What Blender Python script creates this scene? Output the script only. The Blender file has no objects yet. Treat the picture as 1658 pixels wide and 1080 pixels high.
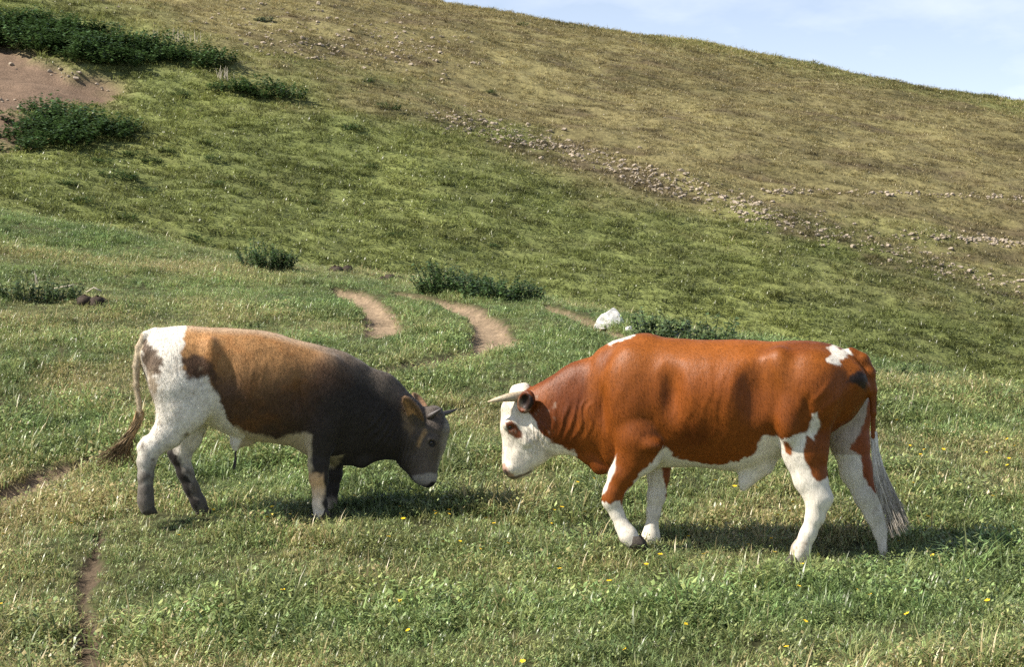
import bpy, math, random
import numpy as np
from mathutils import Vector, Matrix

random.seed(7); rng = np.random.default_rng(7)
SC = bpy.context.scene
COL = SC.collection

# ------------------------------------------------------------------ camera, sky, sun, exposure
LENS = 70.0
F = 1658 * LENS / 36.0          # focal length in photograph pixels
CX, CY = 829.0, 540.0
cam = bpy.data.cameras.new("camera"); cam.lens = LENS; cam.sensor_width = 36; cam.sensor_fit = 'HORIZONTAL'
cam.clip_start = .1; cam.clip_end = 6000
camo = bpy.data.objects.new("camera", cam); COL.objects.link(camo)
camo.location = (0, 0, 0); camo.rotation_euler = (math.radians(90), 0, 0)
SC.camera = camo
SUN_EL, SUN_AZ = math.radians(46), math.radians(13)       # from the left, a touch from the camera's side
sun_dir = Vector((-math.cos(SUN_EL) * math.cos(SUN_AZ), -math.cos(SUN_EL) * math.sin(SUN_AZ), math.sin(SUN_EL)))
w = bpy.data.worlds.new("World"); SC.world = w; w.use_nodes = True
nt = w.node_tree; nt.nodes.clear()
wo = nt.nodes.new('ShaderNodeOutputWorld'); bg = nt.nodes.new('ShaderNodeBackground')
sky = nt.nodes.new('ShaderNodeTexSky'); sky.sky_type = 'NISHITA'; sky.sun_disc = False
sky.sun_elevation = SUN_EL; sky.sun_rotation = math.atan2(sun_dir.x, sun_dir.y)
sky.altitude = 1200; sky.air_density = 1.0; sky.dust_density = 1.5; sky.ozone_density = 1.0
bg.inputs['Strength'].default_value = .05
# thin fair-weather clouds all round the sky
tc = nt.nodes.new('ShaderNodeTexCoord'); mp = nt.nodes.new('ShaderNodeMapping')
mp.inputs['Scale'].default_value = (3.2, 3.2, 9.0); mp.inputs['Location'].default_value = (1.3, .4, .2)
nz = nt.nodes.new('ShaderNodeTexNoise'); nz.inputs['Scale'].default_value = 2.1; nz.inputs['Detail'].default_value = 7; nz.inputs['Roughness'].default_value = .55
cr = nt.nodes.new('ShaderNodeValToRGB'); cr.color_ramp.elements[0].position = .47; cr.color_ramp.elements[1].position = .74
mx = nt.nodes.new('ShaderNodeMix'); mx.data_type = 'RGBA'
mul = nt.nodes.new('ShaderNodeMath'); mul.operation = 'MULTIPLY'; mul.inputs[1].default_value = .75
nt.links.new(tc.outputs['Generated'], mp.inputs['Vector']); nt.links.new(mp.outputs['Vector'], nz.inputs['Vector'])
nt.links.new(nz.outputs['Fac'], cr.inputs['Fac']); nt.links.new(cr.outputs['Color'], mul.inputs[0])
mx.inputs['B'].default_value = (18.5, 18.0, 18.6, 1)
# thin high haze: its depth grows towards the horizon
sx = nt.nodes.new('ShaderNodeSeparateXYZ'); nt.links.new(tc.outputs['Generated'], sx.inputs[0])
ad = nt.nodes.new('ShaderNodeMath'); ad.operation = 'ADD'; ad.inputs[1].default_value = .01; nt.links.new(sx.outputs['Z'], ad.inputs[0])
dv = nt.nodes.new('ShaderNodeMath'); dv.operation = 'DIVIDE'; dv.inputs[0].default_value = .068; dv.use_clamp = True; nt.links.new(ad.outputs[0], dv.inputs[1])
hz = nt.nodes.new('ShaderNodeMix'); hz.data_type = 'RGBA'; nt.links.new(dv.outputs[0], hz.inputs['Factor']); nt.links.new(sky.outputs['Color'], hz.inputs['A'])
hz.inputs['B'].default_value = (12.6, 14.6, 18.2, 1)
cz = nt.nodes.new('ShaderNodeMath'); cz.operation = 'MULTIPLY'; nt.links.new(mul.outputs[0], cz.inputs[0]); nt.links.new(dv.outputs[0], cz.inputs[1])
nt.links.new(hz.outputs['Result'], mx.inputs['A']); nt.links.new(cz.outputs[0], mx.inputs['Factor'])
nt.links.new(mx.outputs['Result'], bg.inputs['Color']); nt.links.new(bg.outputs['Background'], wo.inputs['Surface'])
sl = bpy.data.lights.new("sun", 'SUN'); sl.energy = 5.0; sl.angle = math.radians(.53); sl.color = (1, .93, .82)
so = bpy.data.objects.new("sun", sl); COL.objects.link(so); so.location = (-30, 0, 30)
so.rotation_euler = sun_dir.to_track_quat('Z', 'Y').to_euler()
SC.view_settings.view_transform = 'Standard'; SC.view_settings.look = 'None'
SC.view_settings.exposure = 0.92; SC.view_settings.gamma = 1.0; SC.view_settings.use_curve_mapping = False
SC.render.engine = 'CYCLES'; SC.cycles.use_denoising = False
SC.cycles.max_bounces = 6; SC.cycles.transparent_max_bounces = 4

# ------------------------------------------------------------------ small helpers
def _h(ix, iy, iz, seed):
    n = (ix * 374761393 + iy * 668265263 + iz * 2147483647 + seed * 974634777) & 0xffffffff
    n = ((n ^ (n >> 13)) * 1274126177) & 0xffffffff
    n = ((n ^ (n >> 15)) * 2246822519) & 0xffffffff
    return ((n ^ (n >> 16)) & 0xffff) / 65535.0
def noise3(x, y, z, seed=0):
    x, y, z = np.broadcast_arrays(np.asarray(x, float), y, z)
    ix, iy, iz = [np.floor(a).astype(np.int64) for a in (x, y, z)]
    fx, fy, fz = x - ix, y - iy, z - iz
    fx, fy, fz = [a * a * (3 - 2 * a) for a in (fx, fy, fz)]
    r = 0
    for dx in (0, 1):
        for dy in (0, 1):
            for dz in (0, 1):
                wgt = (fx if dx else 1 - fx) * (fy if dy else 1 - fy) * (fz if dz else 1 - fz)
                r = r + wgt * _h(ix + dx, iy + dy, iz + dz, seed)
    return r * 2 - 1
def noise2(x, y, seed=0):
    x, y = np.broadcast_arrays(np.asarray(x, float), y)
    ix, iy = np.floor(x).astype(np.int64), np.floor(y).astype(np.int64)
    fx, fy = x - ix, y - iy
    fx = fx * fx * (3 - 2 * fx); fy = fy * fy * (3 - 2 * fy)
    r = 0
    for dx in (0, 1):
        for dy in (0, 1):
            r = r + (fx if dx else 1 - fx) * (fy if dy else 1 - fy) * _h(ix + dx, iy + dy, 0 * ix, seed)
    return r * 2 - 1
def fbm2(x, y, seed=0, n=4):
    r, a = 0, 1.0
    for i in range(n):
        r = r + a * noise2(np.asarray(x) * 2 ** i, np.asarray(y) * 2 ** i, seed + i); a *= .5
    return r
def sstep(a, b, x):
    t = np.clip((x - a) / (b - a), 0, 1); return t * t * (3 - 2 * t)
def tag(o, label=None, cat=None, group=None, kind=None):
    if label: o['label'] = label
    if cat: o['category'] = cat
    if group: o['group'] = group
    if kind: o['kind'] = kind
    return o
def mesh_obj(name, verts, faces, mat=None, parent=None, smooth=True, link=True):
    me = bpy.data.meshes.new(name)
    if isinstance(faces, np.ndarray):
        nf, k = faces.shape
        me.vertices.add(len(verts)); me.vertices.foreach_set('co', np.asarray(verts, np.float32).ravel())
        me.loops.add(nf * k); me.loops.foreach_set('vertex_index', faces.astype(np.int32).ravel())
        me.polygons.add(nf); me.polygons.foreach_set('loop_start', np.arange(0, nf * k, k, dtype=np.int32))
        me.update(calc_edges=True); me.validate()
    else:
        me.from_pydata([tuple(v) for v in verts], [], faces); me.update()
    if smooth: me.shade_smooth()
    o = bpy.data.objects.new(name, me)
    if mat: me.materials.append(mat)
    if link: COL.objects.link(o)
    if parent: o.parent = parent
    return o
def set_color(me, name, cols):
    a = me.attributes.new(name, 'FLOAT_COLOR', 'POINT')
    c = np.ones((len(me.vertices), 4), np.float32); c[:, :3] = cols
    a.data.foreach_set('color', c.ravel())
def set_float(me, name, vals):
    a = me.attributes.new(name, 'FLOAT', 'POINT'); a.data.foreach_set('value', np.asarray(vals, np.float32))
def new_mat(name):
    m = bpy.data.materials.new(name); m.use_nodes = True
    n = m.node_tree; b = n.nodes['Principled BSDF']
    return m, n, b
def N(n, typ, **kw):
    x = n.nodes.new(typ)
    for k, v in kw.items():
        if k in x.inputs: x.inputs[k].default_value = v
        else: setattr(x, k, v)
    return x
def in_poly(px, py, poly):
    """signed distance to a polygon, negative inside"""
    poly = np.asarray(poly, float); n = len(poly)
    d = np.full(px.shape, 1e9); ins = np.zeros(px.shape, bool)
    for i in range(n):
        ax, ay = poly[i]; bx, by = poly[(i + 1) % n]
        ex, ey = bx - ax, by - ay
        t = np.clip(((px - ax) * ex + (py - ay) * ey) / (ex * ex + ey * ey + 1e-12), 0, 1)
        d = np.minimum(d, (px - ax - t * ex) ** 2 + (py - ay - t * ey) ** 2)
        c = (ay > py) != (by > py)
        with np.errstate(divide='ignore', invalid='ignore'):
            ins ^= c & (px < (bx - ax) * (py - ay) / (by - ay + 1e-12) + ax)
    d = np.sqrt(d); return np.where(ins, -d, d)

# ------------------------------------------------------------------ terrain: a grassy knoll in front, a hillside beyond a dip
def pix(u, v, Y):
    return np.array([(u - CX) / F * Y, Y, (CY - v) / F * Y])
CTRL = np.array([pix(*p) for p in [
    (0, 1085, 10.5), (400, 1085, 10.1), (829, 1085, 9.75), (1250, 1085, 9.35), (1658, 1085, 9.0),
    (240, 826, 13.0), (525, 835, 13.3), (1030, 885, 12.35), (1055, 882, 12.6), (1291, 919, 11.95), (1446, 925, 11.95),
    (0, 346, 29), (270, 393, 28), (540, 437, 27), (720, 458, 26), (900, 484, 24), (1010, 514, 22.5), (1200, 548, 20.5),
    (1420, 582, 19), (1658, 630, 18), (-500, 250, 30), (2100, 740, 17.5), (60, 505, 21.5), (0, 800, 14.6), (1600, 800, 13.6)]])
def tps_fit(P, lam):
    n = len(P); x = P[:, :2]
    r = np.linalg.norm(x[:, None] - x[None], axis=2)
    K = np.where(r > 0, r * r * np.log(r + 1e-12), 0) + lam * np.eye(n)
    Q = np.c_[np.ones(n), x]
    A = np.block([[K, Q], [Q.T, np.zeros((3, 3))]])
    return np.linalg.solve(A, np.r_[P[:, 2], 0, 0, 0])
TW = tps_fit(CTRL, 6.0)
def tps(X, Y):
    r = TW[-3] + TW[-2] * X + TW[-1] * Y
    for i, (cx, cy, _) in enumerate(CTRL):
        d2 = (X - cx) ** 2 + (Y - cy) ** 2
        r = r + TW[i] * .5 * d2 * np.log(d2 + 1e-12)
    return r
_cr = CTRL[[20, 11, 12, 13, 14, 15, 16, 17, 18, 19, 21]]
def crestY(X): return np.interp(X, _cr[:, 0], _cr[:, 1])
def ground0(X, Y):
    X = np.asarray(X, float); Y = np.asarray(Y, float)
    yc = crestY(X)
    Xc = np.clip(X, -10, 8); Yc = np.clip(Y, 6.5, yc)
    n = tps(Xc, Yc) + .02 * (X - Xc) * -1
    d = np.clip(Y - (yc - 1.0), 0, None)
    n = n - .030 * d * d + .12 * np.clip(Y - yc, 0, None) - .06 * np.clip(6.5 - Y, 0, 20)
    n = np.maximum(n, -30)
    h = .65 + .32 * (Y - 42) - .19 * np.clip(X, -70, 70) - .004 * np.clip(Y - 70, 0, None) ** 2
    h = np.maximum(h, -60 + 0 * h)
    lo = fbm2(X * .11 + 3, Y * .11, 11, 3) * .35 * sstep(34, 60, Y)
    h = h + lo
    k = .5
    t = np.clip(.5 + .5 * (n - h) / k, 0, 1)
    return h + (n - h) * t + k * t * (1 - t)
def hit(u, v, fn=None, y0=5.0, y1=125.0, n=2400):
    Y = np.linspace(y0, y1, n)
    g = (fn or ground0)((u - CX) / F * Y, Y); z = (CY - v) / F * Y
    i = np.argmax(z < g)
    if i == 0: i = n - 1
    a, b = (z - g)[i - 1], (z - g)[i]
    y = Y[i - 1] + (Y[i] - Y[i - 1]) * (a / (a - b + 1e-9) if a > 0 > b else 0)
    return np.array([(u - CX) / F * y, y])
# cow trails: (u, v, half width in m)
TRAILS = [[(542, 466, .13), (565, 472, .16), (590, 484, .18), (608, 502, .20), (622, 522, .22), (620, 541, .18)],
          [(640, 474, .05), (690, 482, .13), (735, 492, .15), (765, 507, .18), (790, 527, .20), (804, 548, .21), (790, 566, .18), (745, 576, .16), (690, 588, .15), (640, 599, .15), (580, 606, .12)],
          [(-80, 822, .22), (0, 800, .20), (60, 777, .17), (120, 757, .14), (185, 743, .09)],
          [(170, 840, .02), (158, 880, .03), (146, 930, .08), (128, 985, .11), (128, 1030, .11), (150, 1075, .12), (165, 1130, .13)],
          [(-40, 662, .10), (0, 655, .09), (45, 645, .04)],
          [(885, 498, .05), (925, 511, .09), (965, 526, .10), (1000, 541, .07)]]
TR = [np.array([[*hit(u, v), wd] for u, v, wd in t]) for t in TRAILS]
SCAR = np.array([hit(u, v) for u, v in [(-120, 60), (0, 78), (60, 95), (120, 112), (165, 128), (215, 140), (200, 152), (150, 152), (95, 150), (70, 172), (30, 188), (0, 205), (-120, 230)]])
def trail_mask(X, Y):
    """1 in the trodden middle of a trail, 0 in the grass"""
    m = np.zeros(np.shape(X))
    wob = fbm2(X * 2.2, Y * 2.2, 5, 3) * .09; brk = .85 * np.clip(fbm2(X * 1.7 + 4, Y * 1.3, 15, 3) + .15, 0, 1) * sstep(13.5, 12.8, Y)
    for t in TR:
        for a, b in zip(t[:-1], t[1:]):
            ex, ey = b[0] - a[0], b[1] - a[1]
            q = np.clip(((X - a[0]) * ex + (Y - a[1]) * ey) / (ex * ex + ey * ey), 0, 1)
            d = np.hypot((X - a[0] - q * ex), (Y - a[1] - q * ey)); wd = a[2] + q * (b[2] - a[2])
            wd = wd * 1.02
            m = np.maximum(m, 1 - sstep(.55, 1.35, (d + wob * (.3 + wd * 2.4)) / wd + brk))
    return m
def scar_mask(X, Y):
    return sstep(.7, -.7, in_poly(X, Y, SCAR) - .5 + fbm2(X * .6, Y * .6, 9, 3) * 1.0)
def ground(X, Y):
    X = np.asarray(X, float); Y = np.asarray(Y, float)
    g = ground0(X, Y)
    near = sstep(36, 26, Y)
    g = g + near * (fbm2(X * .9, Y * .9, 21, 4) * .022)
    g = g + (1 - near) * (fbm2(X * .7, Y * .5, 31, 4) * .07 + fbm2(X * .16, Y * 1.0, 33, 3) * .10)
    g = g - (.10 - .06 * sstep(13.5, 12.8, Y)) * trail_mask(X, Y) * near - .45 * scar_mask(X, Y) * (1 - near)
    return g
def gz(x, y): return float(ground(np.array([x]), np.array([y]))[0])
def spot(u, v, lift=0):
    x, y = hit(u, v, ground); return Vector((x, y, gz(x, y) + lift))
BND = np.array([hit(u, v) for u, v in [(-200, -60), (180, 20), (330, 75), (385, 118), (500, 152), (700, 188), (850, 228), (1040, 293), (1200, 348), (1400, 402), (1658, 470), (1900, 520)]])
BND = BND[np.argsort(BND[:, 0])]
def dry_mask(X, Y):
    """the stony, parched upper part of the hill"""
    return sstep(-4.0, 5.0, Y - np.interp(X, BND[:, 0], BND[:, 1]) + fbm2(X * .25, Y * .25, 41, 3) * 3.5) * sstep(34, 40, Y)
N_NEAR, N_HILL = 95000, 90000
H_GRID = .007
# ------------------------------------------------------------------ ground sheet
def ground_material(name, rough_noise, bump):
    m, n, b = new_mat(name)
    at = N(n, 'ShaderNodeAttribute', attribute_name='tone')
    geo = N(n, 'ShaderNodeNewGeometry')
    mpn = N(n, 'ShaderNodeMapping'); mpn.inputs['Scale'].default_value = (1, .8, 1)
    n.links.new(geo.outputs['Position'], mpn.inputs['Vector'])
    n1 = N(n, 'ShaderNodeTexNoise', Scale=rough_noise, Detail=8, Roughness=.65)
    n2 = N(n, 'ShaderNodeTexNoise', Scale=rough_noise * .13, Detail=5, Roughness=.6)
    for q in (n1, n2): n.links.new(mpn.outputs['Vector'], q.inputs['Vector'])
    mr = N(n, 'ShaderNodeMapRange'); mr.inputs['From Min'].default_value = .3; mr.inputs['From Max'].default_value = .7
    mr.inputs['To Min'].default_value = .55; mr.inputs['To Max'].default_value = 1.4
    n.links.new(n1.outputs['Fac'], mr.inputs['Value'])
    mr2 = N(n, 'ShaderNodeMapRange'); mr2.inputs['From Min'].default_value = .3; mr2.inputs['From Max'].default_value = .7
    mr2.inputs['To Min'].default_value = .78; mr2.inputs['To Max'].default_value = 1.22
    n.links.new(n2.outputs['Fac'], mr2.inputs['Value'])
    mm = N(n, 'ShaderNodeMath', operation='MULTIPLY'); n.links.new(mr.outputs[0], mm.inputs[0]); n.links.new(mr2.outputs[0], mm.inputs[1])
    vm = N(n, 'ShaderNodeVectorMath', operation='SCALE'); n.links.new(at.outputs['Color'], vm.inputs[0]); n.links.new(mm.outputs[0], vm.inputs['Scale'])
    n.links.new(vm.outputs[0], b.inputs['Base Color'])
    b.inputs['Roughness'].default_value = .95; b.inputs['Specular IOR Level'].default_value = .15
    bp = N(n, 'ShaderNodeBump', Strength=.9, Distance=bump); n.links.new(n1.outputs['Fac'], bp.inputs['Height'])
    n.links.new(bp.outputs['Normal'], b.inputs['Normal'])
    return m
M_TURF = ground_material('turf', 7.0, .06); M_SOIL = ground_material('trodden_soil', 22.0, .03)
GREEN_H, DRY_H = np.array((.150, .172, .056)), np.array((.190, .166, .074))
THATCH, SOIL, SCAR_C = np.array((.060, .062, .026)), np.array((.25, .185, .122)), np.array((.168, .116, .080))
def hill_tone(X, Y):
    d = dry_mask(X, Y)[..., None]
    rim = (sstep(84, 96, Y + X * .25) * .75)[..., None]            # greener again along the brow
    d = d * (1 - rim)
    p = (fbm2(X * .35, Y * .22, 51, 4)[..., None] * .5 + .5)
    green = GREEN_H * (.88 + .28 * p) + np.array((.025, .015, .0)) * np.clip(p - .55, 0, 1)
    dry = DRY_H * (.85 + .35 * p)
    dry = dry * (1 - .45 * d * np.clip(fbm2(X * .5, Y * .9, 57, 3)[..., None] - .1, 0, 1))
    out = green * (1 - d) + dry * d
    # strips of dark open soil along the stony line and in the worn terraces of the dry slope
    ter = sstep(.15, .55, np.sin((Y + .25 * X + 1.6 * fbm2(X * .12, Y * .2, 87, 3)) * 1.55) * .6 + fbm2(X * .22, Y * .8, 89, 3)) * d[..., 0]
    off = Y - np.interp(X, BND[:, 0], BND[:, 1])
    line = np.exp(-(off / 2.2) ** 2) * sstep(-.35, .45, fbm2(X * .8, Y * .8, 81, 3)) * sstep(-6, 2, X)
    spk = sstep(.25, .8, fbm2(X * .55, Y * 1.5, 83, 4)) * (.22 + .55 * d[..., 0]) * (1 - rim[..., 0])
    m = np.clip(.75 * line + .7 * spk + .22 * ter, 0, .85)[..., None] * sstep(34, 40, Y)[..., None]
    return out * (1 - m) + np.array((.095, .070, .042)) * m
ks = np.r_[-3.0, -2.2, -1.5, -1.0, -.7, -.5, -.4, np.linspace(-.34, .34, 470), .4, .5, .7, 1.0, 1.5, 2.2, 3.0]
ys = np.r_[np.linspace(-6, 7, 14), np.arange(7.4, 31, .06), np.arange(31, 110, .30), 110 + 2.0 * 1.22 ** np.arange(0, 32)]
K, YY = np.meshgrid(ks, ys); XX = K * (YY + 10)
ZZ = ground(XX, YY)
nr, nc = XX.shape
V = np.c_[XX.ravel(), YY.ravel(), ZZ.ravel()]
idx = np.arange(nr * nc).reshape(nr, nc)
Q = np.stack([idx[:-1, :-1], idx[:-1, 1:], idx[1:, 1:], idx[1:, :-1]], -1).reshape(-1, 4)
tm = trail_mask(XX, YY); sm = scar_mask(XX, YY) * sstep(34, 38, YY)
nearw = sstep(36, 28, YY)[..., None]
tone = THATCH * nearw + hill_tone(XX, YY) * (1 - nearw)
tone = tone * (1 - sm[..., None]) + SCAR_C * sm[..., None]
edge = sstep(.05, .5, tm)[..., None]
tone = tone * (1 - edge) + SOIL * (.72 + .28 * sstep(.3, 1, tm)[..., None]) * edge
dark4 = sstep(13.3, 12.7, YY)[..., None] * edge             # the damp trail in front
tone = tone * (1 - .62 * dark4)
fm = tm.ravel()[Q].mean(1); fs = sm.ravel()[Q].mean(1)
def sub_sheet(name, sel, mat):
    q = Q[sel]; u, inv = np.unique(q, return_inverse=True)
    o = mesh_obj(name, V[u], inv.reshape(-1, 4), mat)
    set_color(o.data, 'tone', tone.reshape(-1, 3)[u]); o['kind'] = 'structure'
    return o
is_t = fm > .45; is_s = (fs > .5) & ~is_t
sub_sheet('ground', ~is_t & ~is_s, M_TURF)
tag(sub_sheet('dirt_path', is_t, M_SOIL), 'pale trodden cattle trails worn through the meadow grass')
tag(sub_sheet('bare_earth', is_s, M_SOIL), 'bare brown earth scar between the nettle beds')

# ------------------------------------------------------------------ grass
def leaf_material(name, gloss=.38, trans=.33, var=.6, straw=(.46, .38, .19)):
    """blade colour = the tuft's own tint, some blades dry; thin leaves let light through"""
    m, n, b = new_mat(name)
    t = N(n, 'ShaderNodeAttribute', attribute_name='tint', attribute_type='INSTANCER')
    bl = N(n, 'ShaderNodeAttribute', attribute_name='blade')
    dry = N(n, 'ShaderNodeAttribute', attribute_name='dry', attribute_type='INSTANCER')
    add = N(n, 'ShaderNodeMath', operation='ADD'); n.links.new(bl.outputs['Fac'], add.inputs[0]); n.links.new(dry.outputs['Fac'], add.inputs[1])
    gt = N(n, 'ShaderNodeMapRange'); gt.inputs['From Min'].default_value = .9; gt.inputs['From Max'].default_value = 1.05
    n.links.new(add.outputs[0], gt.inputs['Value'])
    fr = N(n, 'ShaderNodeMath', operation='FRACT'); m7 = N(n, 'ShaderNodeMath', operation='MULTIPLY'); m7.inputs[1].default_value = 17.31
    n.links.new(bl.outputs['Fac'], m7.inputs[0]); n.links.new(m7.outputs[0], fr.inputs[0])
    mr = N(n, 'ShaderNodeMapRange'); mr.inputs['To Min'].default_value = 1 - var; mr.inputs['To Max'].default_value = 1 + var
    n.links.new(fr.outputs[0], mr.inputs['Value'])
    vs = N(n, 'ShaderNodeVectorMath', operation='SCALE'); n.links.new(t.outputs['Color'], vs.inputs[0]); n.links.new(mr.outputs[0], vs.inputs['Scale'])
    mix = N(n, 'ShaderNodeMix', data_type='RGBA'); n.links.new(gt.outputs[0], mix.inputs['Factor'])
    n.links.new(vs.outputs[0], mix.inputs['A']); mix.inputs['B'].default_value = (*straw, 1)
    n.links.new(mix.outputs['Result'], b.inputs['Base Color'])
    b.inputs['Roughness'].default_value = gloss; b.inputs['Specular IOR Level'].default_value = .5
    tr = N(n, 'ShaderNodeBsdfTranslucent'); n.links.new(mix.outputs['Result'], tr.inputs['Color'])
    ms = N(n, 'ShaderNodeMixShader'); ms.inputs[0].default_value = trans
    n.links.new(b.outputs[0], ms.inputs[1]); n.links.new(tr.outputs[0], ms.inputs[2])
    n.links.new(ms.outputs[0], n.nodes['Material Output'].inputs['Surface'])
    return m
M_GRASS = leaf_material('grass_blade')
def blade(vs, fs, bs, p, az, L, wd, lean, val, seg=3):
    d = np.array((math.cos(az), math.sin(az), 0)); s = np.array((-d[1], d[0], 0))
    i0 = len(vs)
    for k in range(seg):
        t = k / seg; a = lean * t
        c = p + L * t * (d * math.sin(a) + np.array((0, 0, math.cos(a))))
        hw = wd * (.55 + .45 * math.sin(math.pi * min(1, t * 1.2 + .2))) * .5
        vs += [c - s * hw, c + s * hw]; bs += [val, val]
    c = p + L * (d * math.sin(lean) + np.array((0, 0, max(.05, math.cos(lean)))))
    vs.append(c); bs.append(val)
    for k in range(seg - 1): fs.append((i0 + 2 * k, i0 + 2 * k + 1, i0 + 2 * k + 3, i0 + 2 * k + 2))
    fs.append((i0 + 2 * seg - 2, i0 + 2 * seg - 1, i0 + 2 * seg))
def leaflet(vs, fs, bs, c, az, L, wd, tilt, val):
    d = np.array((math.cos(az) * math.cos(tilt), math.sin(az) * math.cos(tilt), math.sin(tilt))); s = np.array((-math.sin(az), math.cos(az), 0))
    up = np.cross(d, s) * -1
    i0 = len(vs)
    vs += [c, c + d * L * .5 - s * wd * .5 + up * wd * .12, c + d * L * .5, c + d * L * .5 + s * wd * .5 + up * wd * .12, c + d * L]
    bs += [val] * 5
    fs += [(i0, i0 + 2, i0 + 1), (i0, i0 + 3, i0 + 2), (i0 + 1, i0 + 2, i0 + 4), (i0 + 2, i0 + 3, i0 + 4)]
TUFTS = bpy.data.collections.new('grass_tufts')
def make_tuft(i, kind):
    r = random.Random(100 + i); vs, fs, bs = [], [], []
    if kind == 'turf':
        for _ in range(34):
            a, q = r.uniform(0, 6.3), .085 * math.sqrt(r.random())
            blade(vs, fs, bs, np.array((q * math.cos(a), q * math.sin(a), -.01)), r.uniform(0, 6.3), r.uniform(.035, .09), r.uniform(.0045, .008), r.uniform(.3, 1.45), r.random())
    elif kind == 'long':
        for _ in range(26):
            a, q = r.uniform(0, 6.3), .05 * math.sqrt(r.random())
            blade(vs, fs, bs, np.array((q * math.cos(a), q * math.sin(a), -.01)), a + r.uniform(-.8, .8), r.uniform(.07, .15), r.uniform(.004, .007), r.uniform(.2, 1.2), r.random())
    elif kind == 'herb':
        for _ in range(26):
            a, q = r.uniform(0, 6.3), .08 * math.sqrt(r.random()); h = r.uniform(.015, .075)
            leaflet(vs, fs, bs, np.array((q * math.cos(a), q * math.sin(a), h)), r.uniform(0, 6.3), r.uniform(.014, .032), r.uniform(.007, .015), r.uniform(-.2, .9), r.random())
        for _ in range(12):
            a, q = r.uniform(0, 6.3), .08 * math.sqrt(r.random())
            blade(vs, fs, bs, np.array((q * math.cos(a), q * math.sin(a), -.01)), r.uniform(0, 6.3), r.uniform(.03, .07), r.uniform(.003, .006), r.uniform(.3, 1.4), r.random())
    o = mesh_obj('grass_tuft', np.array(vs), fs, M_GRASS, link=False)
    set_float(o.data, 'blade', bs); TUFTS.objects.link(o)
for i, k in enumerate(['turf', 'turf', 'turf', 'herb', 'herb', 'long']):
    make_tuft(i, k); TUFTS.objects[-1].name = 'tuft_%02d' % i
def scatter(name, P, rot, scale, pick, tint, dry, label, kind='stuff'):
    me = bpy.data.meshes.new(name); me.vertices.add(len(P)); me.vertices.foreach_set('co', P.astype(np.float32).ravel())
    for nm, typ, arr in (('rot', 'FLOAT_VECTOR', rot), ('scl', 'FLOAT_VECTOR', scale)):
        a = me.attributes.new(nm, typ, 'POINT'); a.data.foreach_set('vector', arr.astype(np.float32).ravel())
    a = me.attributes.new('pick', 'INT', 'POINT'); a.data.foreach_set('value', pick.astype(np.int32))
    a = me.attributes.new('dry', 'FLOAT', 'POINT'); a.data.foreach_set('value', dry.astype(np.float32))
    a = me.attributes.new('tint', 'FLOAT_COLOR', 'POINT'); a.data.foreach_set('color', np.c_[tint, np.ones(len(P))].astype(np.float32).ravel())
    o = bpy.data.objects.new(name, me); COL.objects.link(o)
    g = bpy.data.node_groups.new(name, 'GeometryNodeTree')
    g.interface.new_socket('Geometry', in_out='INPUT', socket_type='NodeSocketGeometry')
    g.interface.new_socket('Geometry', in_out='OUTPUT', socket_type='NodeSocketGeometry')
    gi, go = g.nodes.new('NodeGroupInput'), g.nodes.new('NodeGroupOutput')
    ci = g.nodes.new('GeometryNodeCollectionInfo'); ci.inputs['Collection'].default_value = TUFTS
    ci.inputs['Separate Children'].default_value = True; ci.inputs['Reset Children'].default_value = True
    ip = g.nodes.new('GeometryNodeInstanceOnPoints'); ip.inputs['Pick Instance'].default_value = True
    def named(nm, typ):
        q = g.nodes.new('GeometryNodeInputNamedAttribute'); q.data_type = typ; q.inputs['Name'].default_value = nm
        return q.outputs['Attribute']
    g.links.new(gi.outputs[0], ip.inputs['Points']); g.links.new(ci.outputs[0], ip.inputs['Instance'])
    g.links.new(named('pick', 'INT'), ip.inputs['Instance Index'])
    e2r = g.nodes.new('FunctionNodeEulerToRotation'); g.links.new(named('rot', 'FLOAT_VECTOR'), e2r.inputs[0])
    g.links.new(e2r.outputs[0], ip.inputs['Rotation'])
    g.links.new(named('scl', 'FLOAT_VECTOR'), ip.inputs['Scale']); g.links.new(ip.outputs[0], go.inputs[0])
    md = o.modifiers.new('scatter', 'NODES'); md.node_group = g
    me.materials.append(M_GRASS)
    return tag(o, label, 'grass', kind=kind)
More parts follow.
